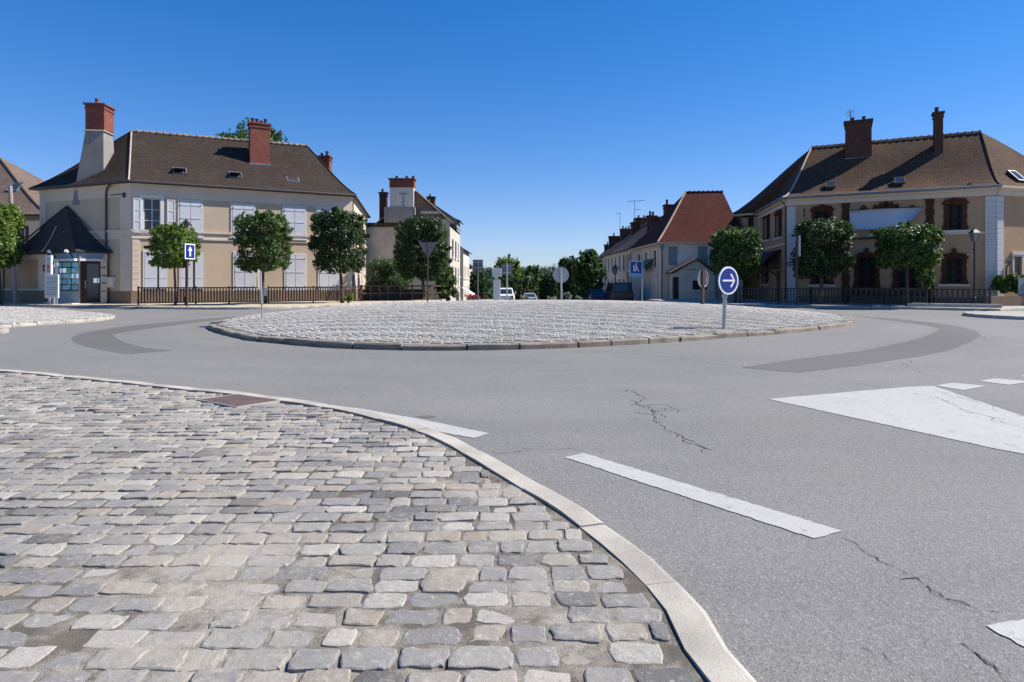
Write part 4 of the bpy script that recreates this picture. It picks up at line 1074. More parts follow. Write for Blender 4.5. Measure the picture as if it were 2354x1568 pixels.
downpipe(hR, [fJH.P(fJH.L-.3, ZH-.1, .38), fJH.P(fJH.L-.2, ZH-.5, .1), fJH.P(fJH.L-.2, .3, .1)], .055)
# side porch: a curved hood on braces
a0, a1 = fJH.sz(1746.5, 590)[0]+.1, fJH.sz(1796, 570)[0]; zc = 3.95
mb = MB(); rows_ = []
for j in range(7):
    t = j/6; o = .02+1.45*t; z = zc-.1-1.25*t**1.6
    rows_.append([fJH.P(a0, z, o), fJH.P(a1, z, o), fJH.P(a1, z-.12, o), fJH.P(a0, z-.12, o)])
for i in range(6):
    for k in range(4): mb.quad(rows_[i][k], rows_[i+1][k], rows_[i+1][(k+1) % 4], rows_[i][(k+1) % 4])
mb.quad(*rows_[-1]); po = mb.build('porch_hood', M['roofK'], hR)
for a in (a0+.15, (a0+a1)/2, a1-.15):
    mb = MB(); mb.tube([fJH.P(a, 1.75, .06), fJH.P(a, 2.15, .5), fJH.P(a, 2.5, 1.25)], .07, 6); mb.tube([fJH.P(a, 2.52, .05), fJH.P(a, 2.5, 1.4)], .07, 6); mb.build('brace', M['brownwood'], po)
a, z = fJH.sz(1790, 640); mb = MB(); fJH.box(mb, a-.5, a+.5, 0, 2.3, .0, .05); mb.build('door', M['brownwood'], hR)
frame_mb(fGG, wG, .12, 0, .05, False).build('window_surround', M['creamw'], hR); closed = MB(); fGG.box(closed, wG[0], wG[1], wG[2], wG[3], -.18, -.1); closed.build('shutter', M['plinth'], hR)
mb = MB(); fGG.box(mb, wG[0]-.2, wG[1]+.2, wG[3]+.12, wG[3]+.3, 0, .1); mb.build('lintel', M['creamw'], hR)
mb = MB(); mb.tube([fGG.P(.75, 1.2, .05), fGG.P(.75, 2.4, .08), fGG.P(1.0, 2.75, .15)], .05, 6); mb.build('vent_pipe', M['brownp'], hR)
mb = MB(); fHG.box(mb, qb, qa, -.3, .55, 0, .04); mb.build('plinth', M['plinth'], hR)
# the dark flower trough before the middle bay
tr = thing('planter_trough', fHG.P(4.3, .1, .7), 'long dark planter trough with a few pale flowers under the banner', 'planter')
mb = MB(); a0, a1 = fHG.sz(1942, 662)[0], fHG.sz(2125, 662)[0]; fHG.box(mb, a0, a1, .62, 1.0, .45, .95)
for a in (a0+.3, (a0+a1)/2, a1-.3): fHG.box(mb, a-.08, a+.08, .1, .62, .6, .8)
mb.build('trough', M['darkwood'], tr)
mb = MB(); r = random.Random(3)
for k in range(90):
    p = fHG.P(r.uniform(a0+.1, a1-.1), 1.0+r.uniform(0, .1), r.uniform(.5, .9)); s_ = .03; d = V(r.gauss(0, 1), r.gauss(0, 1), r.gauss(0, 1)).normalized()*s_; d2 = d.orthogonal().normalized()*s_; mb.quad(p-d-d2, p+d-d2, p+d+d2, p-d+d2)
mb.build('flowers', M['leafp'], tr)

# ================================================================== the white house with the red hipped roof
rh = thing('red_roofed_house', (12.6, 52, -.4), 'white two storey house with steep red tiled roof and gabled porch', 'house')
q = [Vector((12.45, 52)), Vector((18.9, 52)), Vector((18.9, 63.5)), Vector((12.0, 63.5))]; fq = [Fac(q[i], q[(i+1) % 4]) for i in range(4)]; f0, f3 = fq[0], fq[3]; ZR = 4.72
w1, w2 = f0.rect(1536, 1558, 566, 610), f0.rect(1604.5, 1627, 566, 610)
wl = f0.rect(1592, 1624, 646, 664)
sw = [f3.rect(1466, 1471, 585, 625), f3.rect(1482, 1487, 580, 621), f3.rect(1502, 1508, 576, 614)]
mb = MB(); f0.wall(mb, -1.5, ZR, [w1, w2], .15); f3.wall(mb, -2, ZR, sw, .2); fq[1].wall(mb, -1, ZR); fq[2].wall(mb, -2, ZR); mb.build('wall', M['creamw'], rh)
for r in (w1, w2): window(rh, f0, r, .13, 'greenwood', 'glass', 2, 2, .16, 'creamw')
for r in (w1, w2):
    mb = MB(); a0, a1, z0, z1 = r
    for i in range(2): fac = (a1-a0)/2; f0.box(mb, a0+i*fac+.03, a0+(i+1)*fac-.03, z0+.02, z1-.3, -.09, -.06)
    mb.build('shutter', M['greenwood'], rh)
    mb = MB(); f0.box(mb, a0, a1, z1-.3, z1, -.1, -.03); mb.build('blind_box', M['greenwood'], rh)
for r in sw: dark_opening(f3, r, .18, False, rh)
mb = MB()
for k in (.0, 1.6, 4.2, 7.5): f3.box(mb, f3.L-k-.5, f3.L-k, -1, ZR-.2, 0, .05)
f0.box(mb, 0, .35, -1, ZR-.15, 0, .04); f0.box(mb, -.05, f0.L, ZR-.18, ZR-.02, 0, .1); f3.box(mb, 0, f3.L, ZR-.25, ZR-.02, 0, .14); mb.build('pilaster', M['cream'], rh)
ev = offset_poly(q, .3); ev[0] = Vector((11.85, 51.7)); e = [V(p.x, p.y, ZR) for p in ev]; ra, rb = V(15.65, 57.3, 9.55), V(19.0, 57.3, 9.6)
mb = MB(); roof_face(mb, e[0], e[1], ra, rb, .12, 10, 10, .04); roof_face(mb, e[2], e[3], rb, ra, .12); roof_face(mb, e[3], e[0], ra, ra, .12); roof_face(mb, e[1], e[2], rb, rb, .12)
rr = mb.build('roof', M['roofR'], rh); ridge_tiles(rr, ra, rb, M['roofR'], .12, .4); eaves(rr, q, ev, ZR, M['cream'], .1)
mb = MB(); mb.tube(curve_line(e[0], ra, .12, 10, .03), .08, 6); mb.build('hip_ridge', M['ridge'], rr)
chimney(rh, (15.0, 61), .75, .8, 7, 1.6+(645-472)/F*61, 0, 'brickd', 1, 'potd', poth=.45)
chimney(rh, (14.15, 63.2), .8, .6, 5, 1.6+(645-499)/F*63, 0, 'brickd', 1, 'potd', poth=.4)
a, z = f0.sz(1521, 600); mb = MB(); f0.box(mb, a-.15, a+.15, ZR-.55, ZR-.15, 0, .16); mb.build('hopper', M['greenwood'], rh); downpipe(rh, [f0.P(a, ZR-.5, .1), f0.P(a, -1, .1)], .06)
a, z = f0.sz(1646, 550); mb = MB(); p = f0.P(a, 5.05, -.2); mb.tube([p, p+V(0, 0, .4)], .08, 8); mb.build('roof_vent', M['white'], rh)
# gabled porch
pa0, pa1, _, _ = f0.rect(1538, 1630, 600, 690); pm = f0.sz(1588, 600)[0]; PD = 1.5
mb = MB(); z0, zr = 1.6+(645-629)/F*50.5, 1.6+(645-597)/F*50.5
mb.slab([f0.P(pa0-.3, z0, 0), f0.P(pm, zr, 0), f0.P(pm, zr, PD+.3), f0.P(pa0-.3, z0, PD+.3)], V(0, 0, .12)); mb.slab([f0.P(pm, zr, 0), f0.P(pa1+.3, z0, 0), f0.P(pa1+.3, z0, PD+.3), f0.P(pm, zr, PD+.3)], V(0, 0, .121)); po = mb.build('porch_roof', M['roofF'], rh)
fp = Fac(f0.P(pa0, 0, PD), f0.P(pa1, 0, PD)); dr = fp.rect(1546, 1561, 637, 700); wp = fp.rect(1592, 1626, 645, 666); dr = (dr[0], dr[1], -1.0, dr[3])
mb = MB(); fp.wall(mb, -1, z0, [dr, wp], .15); mb.tri(fp.P(0, z0), fp.P(fp.L, z0), fp.P(pm-pa0, zr)); mb.quad(f0.P(pa0, -1, 0), f0.P(pa0, -1, PD), f0.P(pa0, z0, PD), f0.P(pa0, z0, 0)); mb.quad(f0.P(pa1, -1, 0), f0.P(pa1, -1, PD), f0.P(pa1, z0, PD), f0.P(pa1, z0, 0)); mb.build('porch_wall', M['cream'], rh)
dark_opening(fp, wp, .12, True, rh)
mb = MB(); fp.box(mb, dr[0], dr[1], dr[2], dr[3], -.14, -.1); mb.build('door', M['darkwood'], rh)
mb = MB(); a, z = fp.sz(1590, 620); fp.box(mb, a-.35, a+.35, z-.02, z+.02, 0, .05); mb.build('porch_beam', M['brownwood'], rh)
a, z = fp.sz(1575, 634); mb = MB(); fp.box(mb, a-.3, a+.3, z-.2, z+.2, 0, .04); mb.build('porch_plaque', M['board'], rh)
# green awning on its street side, with a lit sign
aw = thing('shop_awning', (12.1, 56, 1.9), 'small dark green shop awning on the side of the red roofed house', 'awning')
mb = MB(); a0, a1 = f3.sz(1483, 610)[0], f3.sz(1503, 610)[0]; zz = 1.6+(645-616)/F*55; mb.slab([f3.P(a0, zz+.75, .06), f3.P(a1, zz+.75, .06), f3.P(a1, zz, .95), f3.P(a0, zz, .95)], V(0, 0, .06)); mb.build('cloth', M['green'], aw)
mb = MB(); f3.box(mb, a0, a1, zz-.25, zz, .93, .97); mb.build('valance', M['green'], aw)
# ---------------- the rest of the right-hand row
def row_house(name, label, x0, x1, y0, y1, ze, zr, wallm, roofm, chims, rx=None, wins=True, seed=1, sag=.15, face='left'):
    t = thing(name, (x0 if face == 'left' else x1, y0, gz(y0)), label, 'house'); q = [Vector((x0, y0)), Vector((x1, y0)), Vector((x1, y1)), Vector((x0, y1))]; fq = [Fac(q[i], q[(i+1) % 4]) for i in range(4)]
    fs = fq[3] if face == 'left' else fq[1]; zg = gz(y0); H_ = []
    if wins:
        k = max(2, int(fs.L/2.6))
        for i in range(k):
            a = fs.L*(i+.5)/k; H_ += [(a-.5, a+.5, zg+.9, zg+2.6), (a-.5, a+.5, zg+3.6, min(ze-.3, zg+5.2))]
    rx = (x0+x1)/2 if rx is None else rx; mb = MB()
    for f in fq: f.wall(mb, -4, ze, H_ if f is fs else (), .2)
    mb.tri(fq[0].P(0, ze), fq[0].P(fq[0].L, ze), V(rx, y0, zr)); mb.tri(fq[2].P(0, ze), fq[2].P(fq[2].L, ze), V(rx, y1, zr)); mb.build('wall', M[wallm], t)
    for h in H_: dark_opening(fs, h, .18, True, t)
    o = .35; mb = MB(); roof_face(mb, V(x1+o, y0-.15, ze-.1), V(x1+o, y1+.15, ze-.1), V(rx, y0-.15, zr), V(rx, y1+.15, zr), sag, 6, 8, .05); roof_face(mb, V(x0-o, y1+.15, ze-.1), V(x0-o, y0-.15, ze-.1), V(rx, y1+.15, zr), V(rx, y0-.15, zr), sag, 6, 8, .05); r_ = mb.build('roof', M[roofm], t); ridge_tiles(r_, V(rx, y0-.15, zr), V(rx, y1+.15, zr), M['ridge'], .12)
    mb = MB(); mb.tube([V(x0-o if face == 'left' else x1+o, y0-.15, ze-.15), V(x0-o if face == 'left' else x1+o, y1+.15, ze-.15)], .08, 6); mb.build('gutter', M['pipe'], t)
    for (cx, cy, wx, wy, zt, n) in chims: chimney(t, (cx, cy), wx, wy, ze, zt, 0, 'brickd', n, 'potd', poth=.4)
    return t, fq
r3, f_ = row_house('terraced_house', 'pale two storey terraced house with dark roof left of the red roofed one', 12.0, 20.5, 64.2, 83, 4.9, 8.6, 'creamw', 'roofK', [(15.35, 79, 1.0, 1.2, 1.6+(645-512)/F*79, 1), (16.9, 83, 1.6, 1.1, 1.6+(645-502)/F*83, 2), (14.6, 66.5, .9, .7, 1.6+(645-497)/F*66.5, 1)], 16.6)
mb = MB(); p = V(at(1459, 500, 80).x, 80, 8.0); mb.tube([p, V(p.x, 80, 1.6+(645-462)/F*80)], .03, 5); zt = 1.6+(645-463)/F*80
mb.tube([V(p.x-.95, 80, zt), V(p.x+1.35, 80, zt+.12)], .03, 5); mb.tube([V(p.x, 80, zt-1), V(p.x+.75, 80, zt-1)], .025, 5); mb.build('aerial', M['iron'], r3)
mb = MB(); f_[3].box(mb, f_[3].L-2.2, f_[3].L-.2, 1.8, 4.3, 0, .08); mb.build('stone_patch', M['tan'], r3)
r4, f_ = row_house('terraced_house', 'brown gabled terraced house with tall dark chimneys farther down the street', 12.9, 21, 84.5, 98, 5.0, 8.1, 'cream', 'roofK', [(16.5, 92, 1.5, 1.2, 1.6+(645-527)/F*92, 3), (16.2, 97.5, 2.6, 1.0, 1.6+(645-543)/F*97, 2)], 17)
mb = MB(); p = V(at(1425, 500, 90).x, 90, 7.5); mb.tube([p, V(p.x, 90, 1.6+(645-490)/F*90)], .03, 5); zt = 1.6+(645-491)/F*90; mb.tube([V(p.x-.5, 90, zt), V(p.x+.1, 90, zt+.02)], .03, 5); mb.build('aerial', M['iron'], r4)
row_house('terraced_house', 'dark roofed end house of the right hand row beyond the trees', 13.8, 22, 99, 118, 4.2, 7.6, 'cream', 'roofK', [(17.4, 108, 1.4, 1.0, 1.6+(645-563)/F*108, 2), (17.8, 117, 1.5, 1.0, 8.2, 1)], 17.8)

# ================================================================== old house left of the street
oh = thing('old_house', (-6.1, 62, -.75), 'old stained cream house with towering white chimney stack beside the street', 'house')
q = [Vector((-14.6, 62)), Vector((-6.05, 62)), Vector((-6.05, 74)), Vector((-14.6, 74))]; fq = [Fac(q[i], q[(i+1) % 4]) for i in range(4)]; f0, f1 = fq[0], fq[1]; ZO = 6.85
hs = [(2.0, 3.0, 1.0, 3.0), (5.5, 6.5, 1.0, 3.0), (2.0, 3.0, 4.0, 5.8), (5.5, 6.5, 4.0, 5.8), (9, 10, 1, 3), (9, 10, 4, 5.8)]
mb = MB(); f0.wall(mb, -3, ZO); f1.wall(mb, -3, ZO, hs, .2); fq[2].wall(mb, -3, ZO); fq[3].wall(mb, -3, ZO); mb.build('wall', M['oldrender'], oh)
for h in hs: dark_opening(f1, h, .18, True, oh)
for h in hs[:4]:
    mb = MB(); f1.box(mb, h[1], h[1]+.5, h[2], h[3], .02, .07); mb.build('shutter', M['shutter'], oh)
GX = at(957, 440, 62.2).x; GZ = at(957, 440, 62.2).z
tm = MB(); tm.add([V(GX-1.6, 61.98, ZO), V(-6.05, 61.98, ZO), V(-6.05, 61.98, ZO+.25), V(GX, 61.98, GZ-.15), V(GX-1.6, 61.98, GZ-1.4)], [(0, 1, 2, 3, 4)]); tm.build('timber_gable', M['plinth'], oh)
mb = MB()
for px0, px1 in ((965, 976), (983, 996), (999, 1008)):
    a0, z1 = f0.sz(px0, 497); a1, z0 = f0.sz(px1, 528); f0.box(mb, a0, a1, z0, z1, .02, .1)
mb.build('gable_panel', M['greyrender'], oh)
mb = MB(); a0, z1 = f0.sz(968, 489); a1, _ = f0.sz(1012, 489); f0.box(mb, a0, a1, z1-.12, z1+.15, .02, .18); a0, z0 = f0.sz(1017, 512); f0.box(mb, a0, f0.L, 6.6, 7.6, .02, .12); mb.build('gable_trim', M['oldrender'], oh)
mb = MB(); el, er = V(-13.4, 61.8, 7.0), V(-5.75, 61.8, 7.15); ra, rb = V(GX, 61.8, GZ), V(GX, 74.2, GZ)
roof_face(mb, er, V(er.x, 74.2, er.z), ra, rb, .12, 6, 6, .05); roof_face(mb, V(el.x, 74.2, el.z), el, rb, ra, .12, 6, 6, .05); mb.tri(V(GX, 74, GZ), V(-6, 74, 7), V(-13, 74, 7)); ro = mb.build('roof', M['roofF'], oh)
mb = MB(); mb.tube([el+V(0, -.05, 0), ra+V(0, -.05, 0)], .07, 6); mb.tube([er+V(0, -.05, 0), ra+V(0, -.05, 0)], .09, 6); mb.build('verge', M['plinth'], ro)
mb = MB(); a1 = f0.sz(957, 520)[0]; f0.box(mb, -.2, a1, ZO-.02, ZO+.38, -3.0, .25); mb.build('parapet_roof', M['roofK'], oh)
bx0, bx1 = at(887, 480, 62).x, at(957, 480, 62).x; zt = 1.6+(645-478)/F*62
mb = MB(); mb.box(V((bx0+bx1)/2, 61.7, ZO+.36), bx1-bx0, 1.1, zt-ZO-.36); mb.build('chimney_base', M['greyrender'], oh)
cx0, cx1 = at(900, 430, 62.2).x, at(954, 430, 62.2).x; zc0, zc1 = 1.6+(645-434)/F*62.2, 1.6+(645-416)/F*62.2
mb = MB(); mb.box(V((cx0+cx1)/2, 61.8, zt), cx1-cx0, 1.0, zc0-zt); ch = mb.build('chimney', M['creamw'], oh)
ch['label'] = 'tall white rendered chimney with brick head'
mb = MB(); mb.box(V((cx0+cx1)/2, 61.8, zc0), cx1-cx0+.06, 1.06, zc1-zc0); mb.box(V((cx0+cx1)/2, 61.8, zc1), cx1-cx0+.26, 1.26, .12); mb.build('brick_head', M['brick'], ch)
for px in (912, 935, 950): p = V(at(px, 420, 61.8).x, 61.8, zc1+.12); mb = MB(); mb.tube([p, p+V(0, 0, .3)], [.12, .13], 8); mb.build('chimney_pot', M['potd'], ch)
p = V(at(927, 470, 61.2).x, 61.2, 8.75); mb = MB(); mb.tube([p, p+V(0, 0, 1.25)], .03, 5); mb.tube([p+V(-.4, 0, 1.25), p+V(.42, 0, 1.22)], .025, 5); mb.build('aerial', M['iron'], ch)
sx = at(881, 470, 63).x; chimney(oh, (sx, 63.2), .72, .7, ZO, 1.6+(645-443)/F*63, 0, 'brickd', 1, 'potd', poth=.45, label='slim dark chimney with patched render')
o3, f_ = row_house('terraced_house', 'tall brown hipped house rising behind the old house', -14.5, -6.6, 76, 80.5, 8.9, 11.2, 'greyrender', 'roofF', [(-9.8, 77, .9, .8, 11.7, 1)], -10, True, 1, .15, 'right')
row_house('terraced_house', 'low white terraced house farther down the left of the street', -14, -6.2, 81, 92, 5.6, 8.6, 'creamw', 'roofK', [], -10, True, 1, .15, 'right')
row_house('terraced_house', 'farthest low house on the left of the street', -14, -6.6, 93, 106, 4.0, 6.8, 'oldrender', 'roofK', [(-9.6, 94, .8, .8, 7.2, 1)], -10, True, 1, .15, 'right')
# ------------------------------------------------------------------ foliage
def leaves(mb, clumps, n, size, r, shell=.55, up=.35):
    wts = [c[1]**2.3 for c in clumps]
    for c, rad in r.choices(clumps, wts, k=n):
        d = V(r.gauss(0, 1), r.gauss(0, 1), r.gauss(0, 1)).normalized()
        p = c+d*rad*(shell+(1-shell)*r.random())*(1+.12*r.gauss(0, 1))
        nn = (d*.7+V(r.gauss(0, .6), r.gauss(0, .6), r.gauss(0, .6)+up)).normalized()
        a = nn.orthogonal().normalized(); a = Matrix.Rotation(r.uniform(0, 6.28), 3, nn)@a; b = nn.cross(a)
        s = size*r.uniform(.6, 1.25); o = len(mb.v)
        mb.v += [tuple(p-a*s*.6), tuple(p+b*s*.36-nn*s*.1), tuple(p+a*s*.62-nn*s*.12), tuple(p-b*s*.36-nn*s*.1)]
        mb.f.append((o, o+1, o+2, o+3))
def tree(label, cat, base, cz, rx, rz, n, size, mat, seed, square=4.0, lean=0.0, name='street_tree', trunk_r=.1, group=None, clumpk=30, shoots=8, ry=None, low=None, gaps=.3, extra=()):
    r = random.Random(seed); t = thing(name, base, label, cat, group); ry = ry or rx
    bx, by, bz = base; cl = []
    for k in range(int(clumpk*4)):
        while True:
            d = V(r.uniform(-1, 1), r.uniform(-1, 1), r.uniform(-1, 1)); w_ = abs(d.x)**square+abs(d.y)**square+abs(d.z)**square
            if w_ < 1 and r.random() < .25+.75*w_**.5: break
        cl.append((V(bx+lean+d.x*rx*.9, by+d.y*ry*.9, cz+d.z*rz*.9), rx*r.uniform(.10, .20)))
    for k in range(shoots):
        a = r.uniform(0, 6.28); el = r.uniform(-.5, 1.4); d = V(math.cos(a)*math.cos(el), math.sin(a)*math.cos(el), math.sin(el))
        q = (abs(d.x)**square+abs(d.y)**square+abs(d.z)**square)**(-1/square)
        q = min(q, 1.12)
        for m in range(3): cl.append((V(bx+lean+d.x*q*rx*(.86+.11*m), by+d.y*q*ry*(.86+.11*m), cz+d.z*q*rz*(.86+.11*m)), rx*.085))
    cl += list(extra)
    mb = MB(); leaves(mb, cl[int(clumpk*4):], int(n*.5), size*.8, r); sd = seed*7.3; ns = 1.5/rx
    want = int(n*2.3); got = 0
    while got < want:                                # leaves through the crown's volume, thinned by a noise that leaves gaps and clumps
        d = V(r.uniform(-1.15, 1.15), r.uniform(-1.15, 1.15), r.uniform(-1.15, 1.15)); w_ = abs(d.x)**square+abs(d.y)**square+abs(d.z)**square
        p = V(bx+lean+d.x*rx*.93, by+d.y*ry*.93, cz+d.z*rz*.95)
        lim = 1+.9*noise.noise(V(d.x*1.6+sd, d.y*1.6, d.z*1.6))+1.1*noise.noise(V(d.x*4.5+sd, d.y*4.5, d.z*4.5))
        if w_ > lim or r.random() > .2+.8*min(1, w_): continue
        g_ = noise.noise(V(p.x*ns*1.6+sd, p.y*ns*1.6, p.z*ns*1.6))+.8*noise.noise(V(p.x*ns*4, p.y*ns*4+sd, p.z*ns*4))
        if g_ < r.uniform(-.38, .14): continue
        got += 1
        nn = (d.normalized()*.6+V(r.gauss(0, .6), r.gauss(0, .6), r.gauss(0, .6)+.35)).normalized()
        a = Matrix.Rotation(r.uniform(0, 6.28), 3, nn)@nn.orthogonal().normalized(); b = nn.cross(a); s = size*.85*r.uniform(.6, 1.25); o = len(mb.v)
        mb.v += [tuple(p-a*s*.6), tuple(p+b*s*.36-nn*s*.1), tuple(p+a*s*.62-nn*s*.12), tuple(p-b*s*.36-nn*s*.1)]; mb.f.append((o, o+1, o+2, o+3))
    mb.build('crown', M[mat], t, uv=False)
    mb = MB(); top = V(bx+lean, by, cz+rz*.45)
    pts = [V(bx, by, bz-.05), V(bx+.02, by, bz+.2), V(bx+lean*.4+.03, by, bz+(cz-rz-bz)*.6), V(bx+lean*.8, by+.02, cz-rz*.7), top]
    mb.tube(pts, [trunk_r*1.35, trunk_r, trunk_r*.88, trunk_r*.75, trunk_r*.25], 9)
    for k in range(9):
        c = r.choice(cl[:clumpk])[0]; s0 = V(bx+lean*.9, by, cz-rz*r.uniform(.2, .85)); mid = s0.lerp(c, .5)+V(0, 0, rz*.1)
        mb.tube([s0, mid, c], [trunk_r*.42, trunk_r*.28, trunk_r*.1], 6)
    mb.build('trunk', M['bark'], t, smooth=True)
    return t
def std(px, d, cy0, cy1, cx0, cx1, base_z=.135, **k):
    s = d/F; b = V((px-HX)*s, d, base_z); cz = EYE+(HY-(cy0+cy1)/2)*s
    return dict(base=b, cz=cz, rx=(cx1-cx0)/2*s, rz=(cy1-cy0)/2*s, lean=((cx0+cx1)/2-px)*s, **k)
G_ = 'street trees round the roundabout'
tree('pale green street tree cut off by the left edge of the view', 'tree', **std(0, 40.4, 470, 612, -50, 39), n=6500, size=.17, mat='leafl', seed=1, group=G_)
tree('small yellow green street tree before the open window', 'tree', **std(403, 37.7, 519, 615, 352, 446), n=4600, size=.14, mat='leafl', seed=2, trunk_r=.075, group=G_, shoots=12)
tree('boxy dark green street tree in the middle of the cream house', 'tree', **std(602, 39, 492, 624, 550, 661), n=7000, size=.15, mat='leafm', seed=3, group=G_, square=5)
tree('dense dark street tree at the right end of the cream house', 'tree', **std(786, 42, 487, 624, 722, 838), n=8000, size=.16, mat='leafd', seed=4, trunk_r=.12, group=G_, square=4.5, shoots=16)
tree('broad dark street tree in front of the old house', 'tree', **std(974, 48, 500, 642, 911, 1029, 0), n=8500, size=.18, mat='leafd', seed=5, trunk_r=.13, group=G_, shoots=12)
tree('two lobed dark green street tree beside the red roofed house', 'tree', **std(1690, 42.4, 524, 640, 1640, 1742), n=7000, size=.16, mat='leafm', seed=6, group=G_, extra=[(at(1665, 545, 42.4), .5), (at(1722, 540, 42.4), .5)])
tree('round dark street tree at the left corner of the tan house', 'tree', **std(1884, 38.6, 505, 640, 1832, 1950), n=7600, size=.155, mat='leafd', seed=7, trunk_r=.12, group=G_)
tree('flat topped street tree with a trailing tail below the banner', 'tree', **std(2084, 36.4, 518, 618, 2026, 2144), n=6800, size=.15, mat='leafm', seed=8, trunk_r=.075, group=G_, square=5,
     extra=[(at(2118, 632, 36.4), .38), (at(2136, 640, 36.4), .3), (at(2130, 655, 36.4), .2), (at(2140, 625, 36.4), .22)])
# trees behind
tree('dark tree showing above the ridge of the cream house', 'tree', **std(585, 62, 284, 500, 505, 662, 0), n=4500, size=.32, mat='leafm', seed=20, name='tall_tree', trunk_r=.3, square=2, clumpk=40, shoots=14)
zz = lambda d: gz(d)
tree('bright sunlit tree rising behind the white totem', 'tree', **std(1165, 95, 588, 690, 1135, 1200, zz(95)), n=4200, size=.30, mat='leafl', seed=21, name='tall_tree', trunk_r=.15, square=2)
tree('narrow conical tree right of the sunlit tree', 'tree', **std(1222, 110, 612, 695, 1196, 1250, zz(110)), n=4200, size=.34, mat='leafm', seed=22, name='tall_tree', trunk_r=.18, square=2)
tree('dark tree against the last house of the right row', 'tree', **std(1303, 66, 593, 690, 1284, 1330, zz(66)), n=4200, size=.22, mat='leafd', seed=23, name='roadside_tree', trunk_r=.12, shoots=14)
tree('tall pointed tree before the brown gabled houses', 'tree', **std(1357, 62, 578, 700, 1318, 1390, zz(62)), n=6500, size=.22, mat='leafm', seed=24, name='roadside_tree', trunk_r=.14, square=1.5, shoots=16)
tree('low round tree just left of the plain round sign', 'tree', **std(1262, 84, 632, 700, 1240, 1284, zz(84)), n=3200, size=.26, mat='leaffar', seed=25, name='roadside_tree', square=2)
tree('low dark tree beside the pole of the dark square sign', 'tree', **std(1092, 100, 628, 705, 1062, 1122, zz(100)), n=3600, size=.32, mat='leaffar', seed=26, name='roadside_tree', square=2)
tree('shaded low tree behind the white totem', 'tree', **std(1190, 88, 636, 705, 1150, 1236, zz(88)), n=4200, size=.28, mat='leafd', seed=27, name='roadside_tree', square=2)
def bush(name, label, cat, c, rx, ry, rz, n, size, mat, seed, square=2.2, group=None, k=70, crad=None):
    r = random.Random(seed); t = thing(name, (c[0], c[1], c[2]-rz), label, cat, group); cl = []
    for i in range(k):
        d = V(r.gauss(0, 1), r.gauss(0, 1), r.gauss(0, 1)).normalized(); q = (abs(d.x)**square+abs(d.y)**square+abs(d.z)**square)**(-1/square); f = r.uniform(.1, 1)**.5*.9
        cl.append((V(c[0]+d.x*q*rx*f, c[1]+d.y*q*ry*f, c[2]+d.z*q*rz*f), crad*r.uniform(.7, 1.2) if crad else min(rx, rz, ry)*r.uniform(.2, .4)))
    mb = MB(); leaves(mb, cl, int(n*2.6), size, r); mb.build('foliage', M[mat], t, uv=False)
    mb = MB()
    for i in range(6): q = r.choice(cl)[0]; mb.tube([V(c[0]+r.gauss(0, .1*rx), c[1], c[2]-rz), V((c[0]+q.x)/2, (c[1]+q.y)/2, c[2]-rz*.3), q], [.04, .03, .012], 5)
    mb.build('stem', M['bark'], t)
    return t
s = 53/F
bush('shrub', 'wide blue green shrub behind the wooden rail fence', 'shrub', at(893, 640, 53), 60*s, 1.6, 47*s, 5500, .15, 'leafb', 30, 2.4)
s = 51/F
bush('shrub', 'tall green shrub at the corner of the old house', 'shrub', at(1026, 655, 51), 25*s, .8, 46*s, 4200, .13, 'leafm', 31, 2.6)
bush('small_plant', 'bright yellow green plant at the foot of the dark street tree', 'plant', at(800, 683, 41.6), .36, .3, .38, 600, .11, 'leafy', 32, 2, None, 10)
bush('hedge', 'trimmed green hedge at the right edge of the view', 'hedge', (29.95, 37.4, 1.42), 1.85, .3, .5, 9000, .10, 'leafm', 33, 6, None, 160, .17)
for i, (px, py, rx, rz, lb) in enumerate(((1335+20, 0, 0, 0, ''),)): pass
for i, (px, py, d, r_, lb) in enumerate(((1234, 0, 0, 0, ''),)): pass
for px, py, rr_, lb in ((1205, 683, 13, 'pale flowering shrub just right of the white car'), (1267, 682, 11, 'pale flowering shrub left of the plain round sign'), (1307, 676, 13, 'taller pale flowering shrub right of the plain round sign pole'), (1318+14, 684, 10, 'low pale shrub in front of the blue estate car')):
    s = 56/F; bush('flowering_shrub', lb, 'shrub', at(px, py+4, 56), rr_*s, .4, rr_*s, 900, .1, 'leafp', int(px), 2, 'pale shrubs beyond the island', 12)
# distant wood: one mass
r = random.Random(77); mb = MB(); cl = []
for k in range(640):
    y = 125+520*r.random()**1.3; x = r.uniform(-.16, .16)*y+r.uniform(-6, 6)
    g = gfar(x, y) if y > 150 else gz(y); h = r.uniform(2.0, 5.0)+3.6*max(0, noise.noise((x*.045, y*.02, 1)))+(2.5 if r.random() < .08 else 0)
    for m in range(4): cl.append((V(x+r.gauss(0, 1.6), y+r.gauss(0, 1.6), g+h*(.25+.2*m)), r.uniform(1.3, 2.6)*(1.15-.15*m)*(1+y/500)))
leaves(mb, cl, 62000, .85, r)
o = mb.build('distant_wood', M['leaffar'], None, uv=False); tag(o, kind='stuff')
mb = MB(); 
for k in range(40): pass
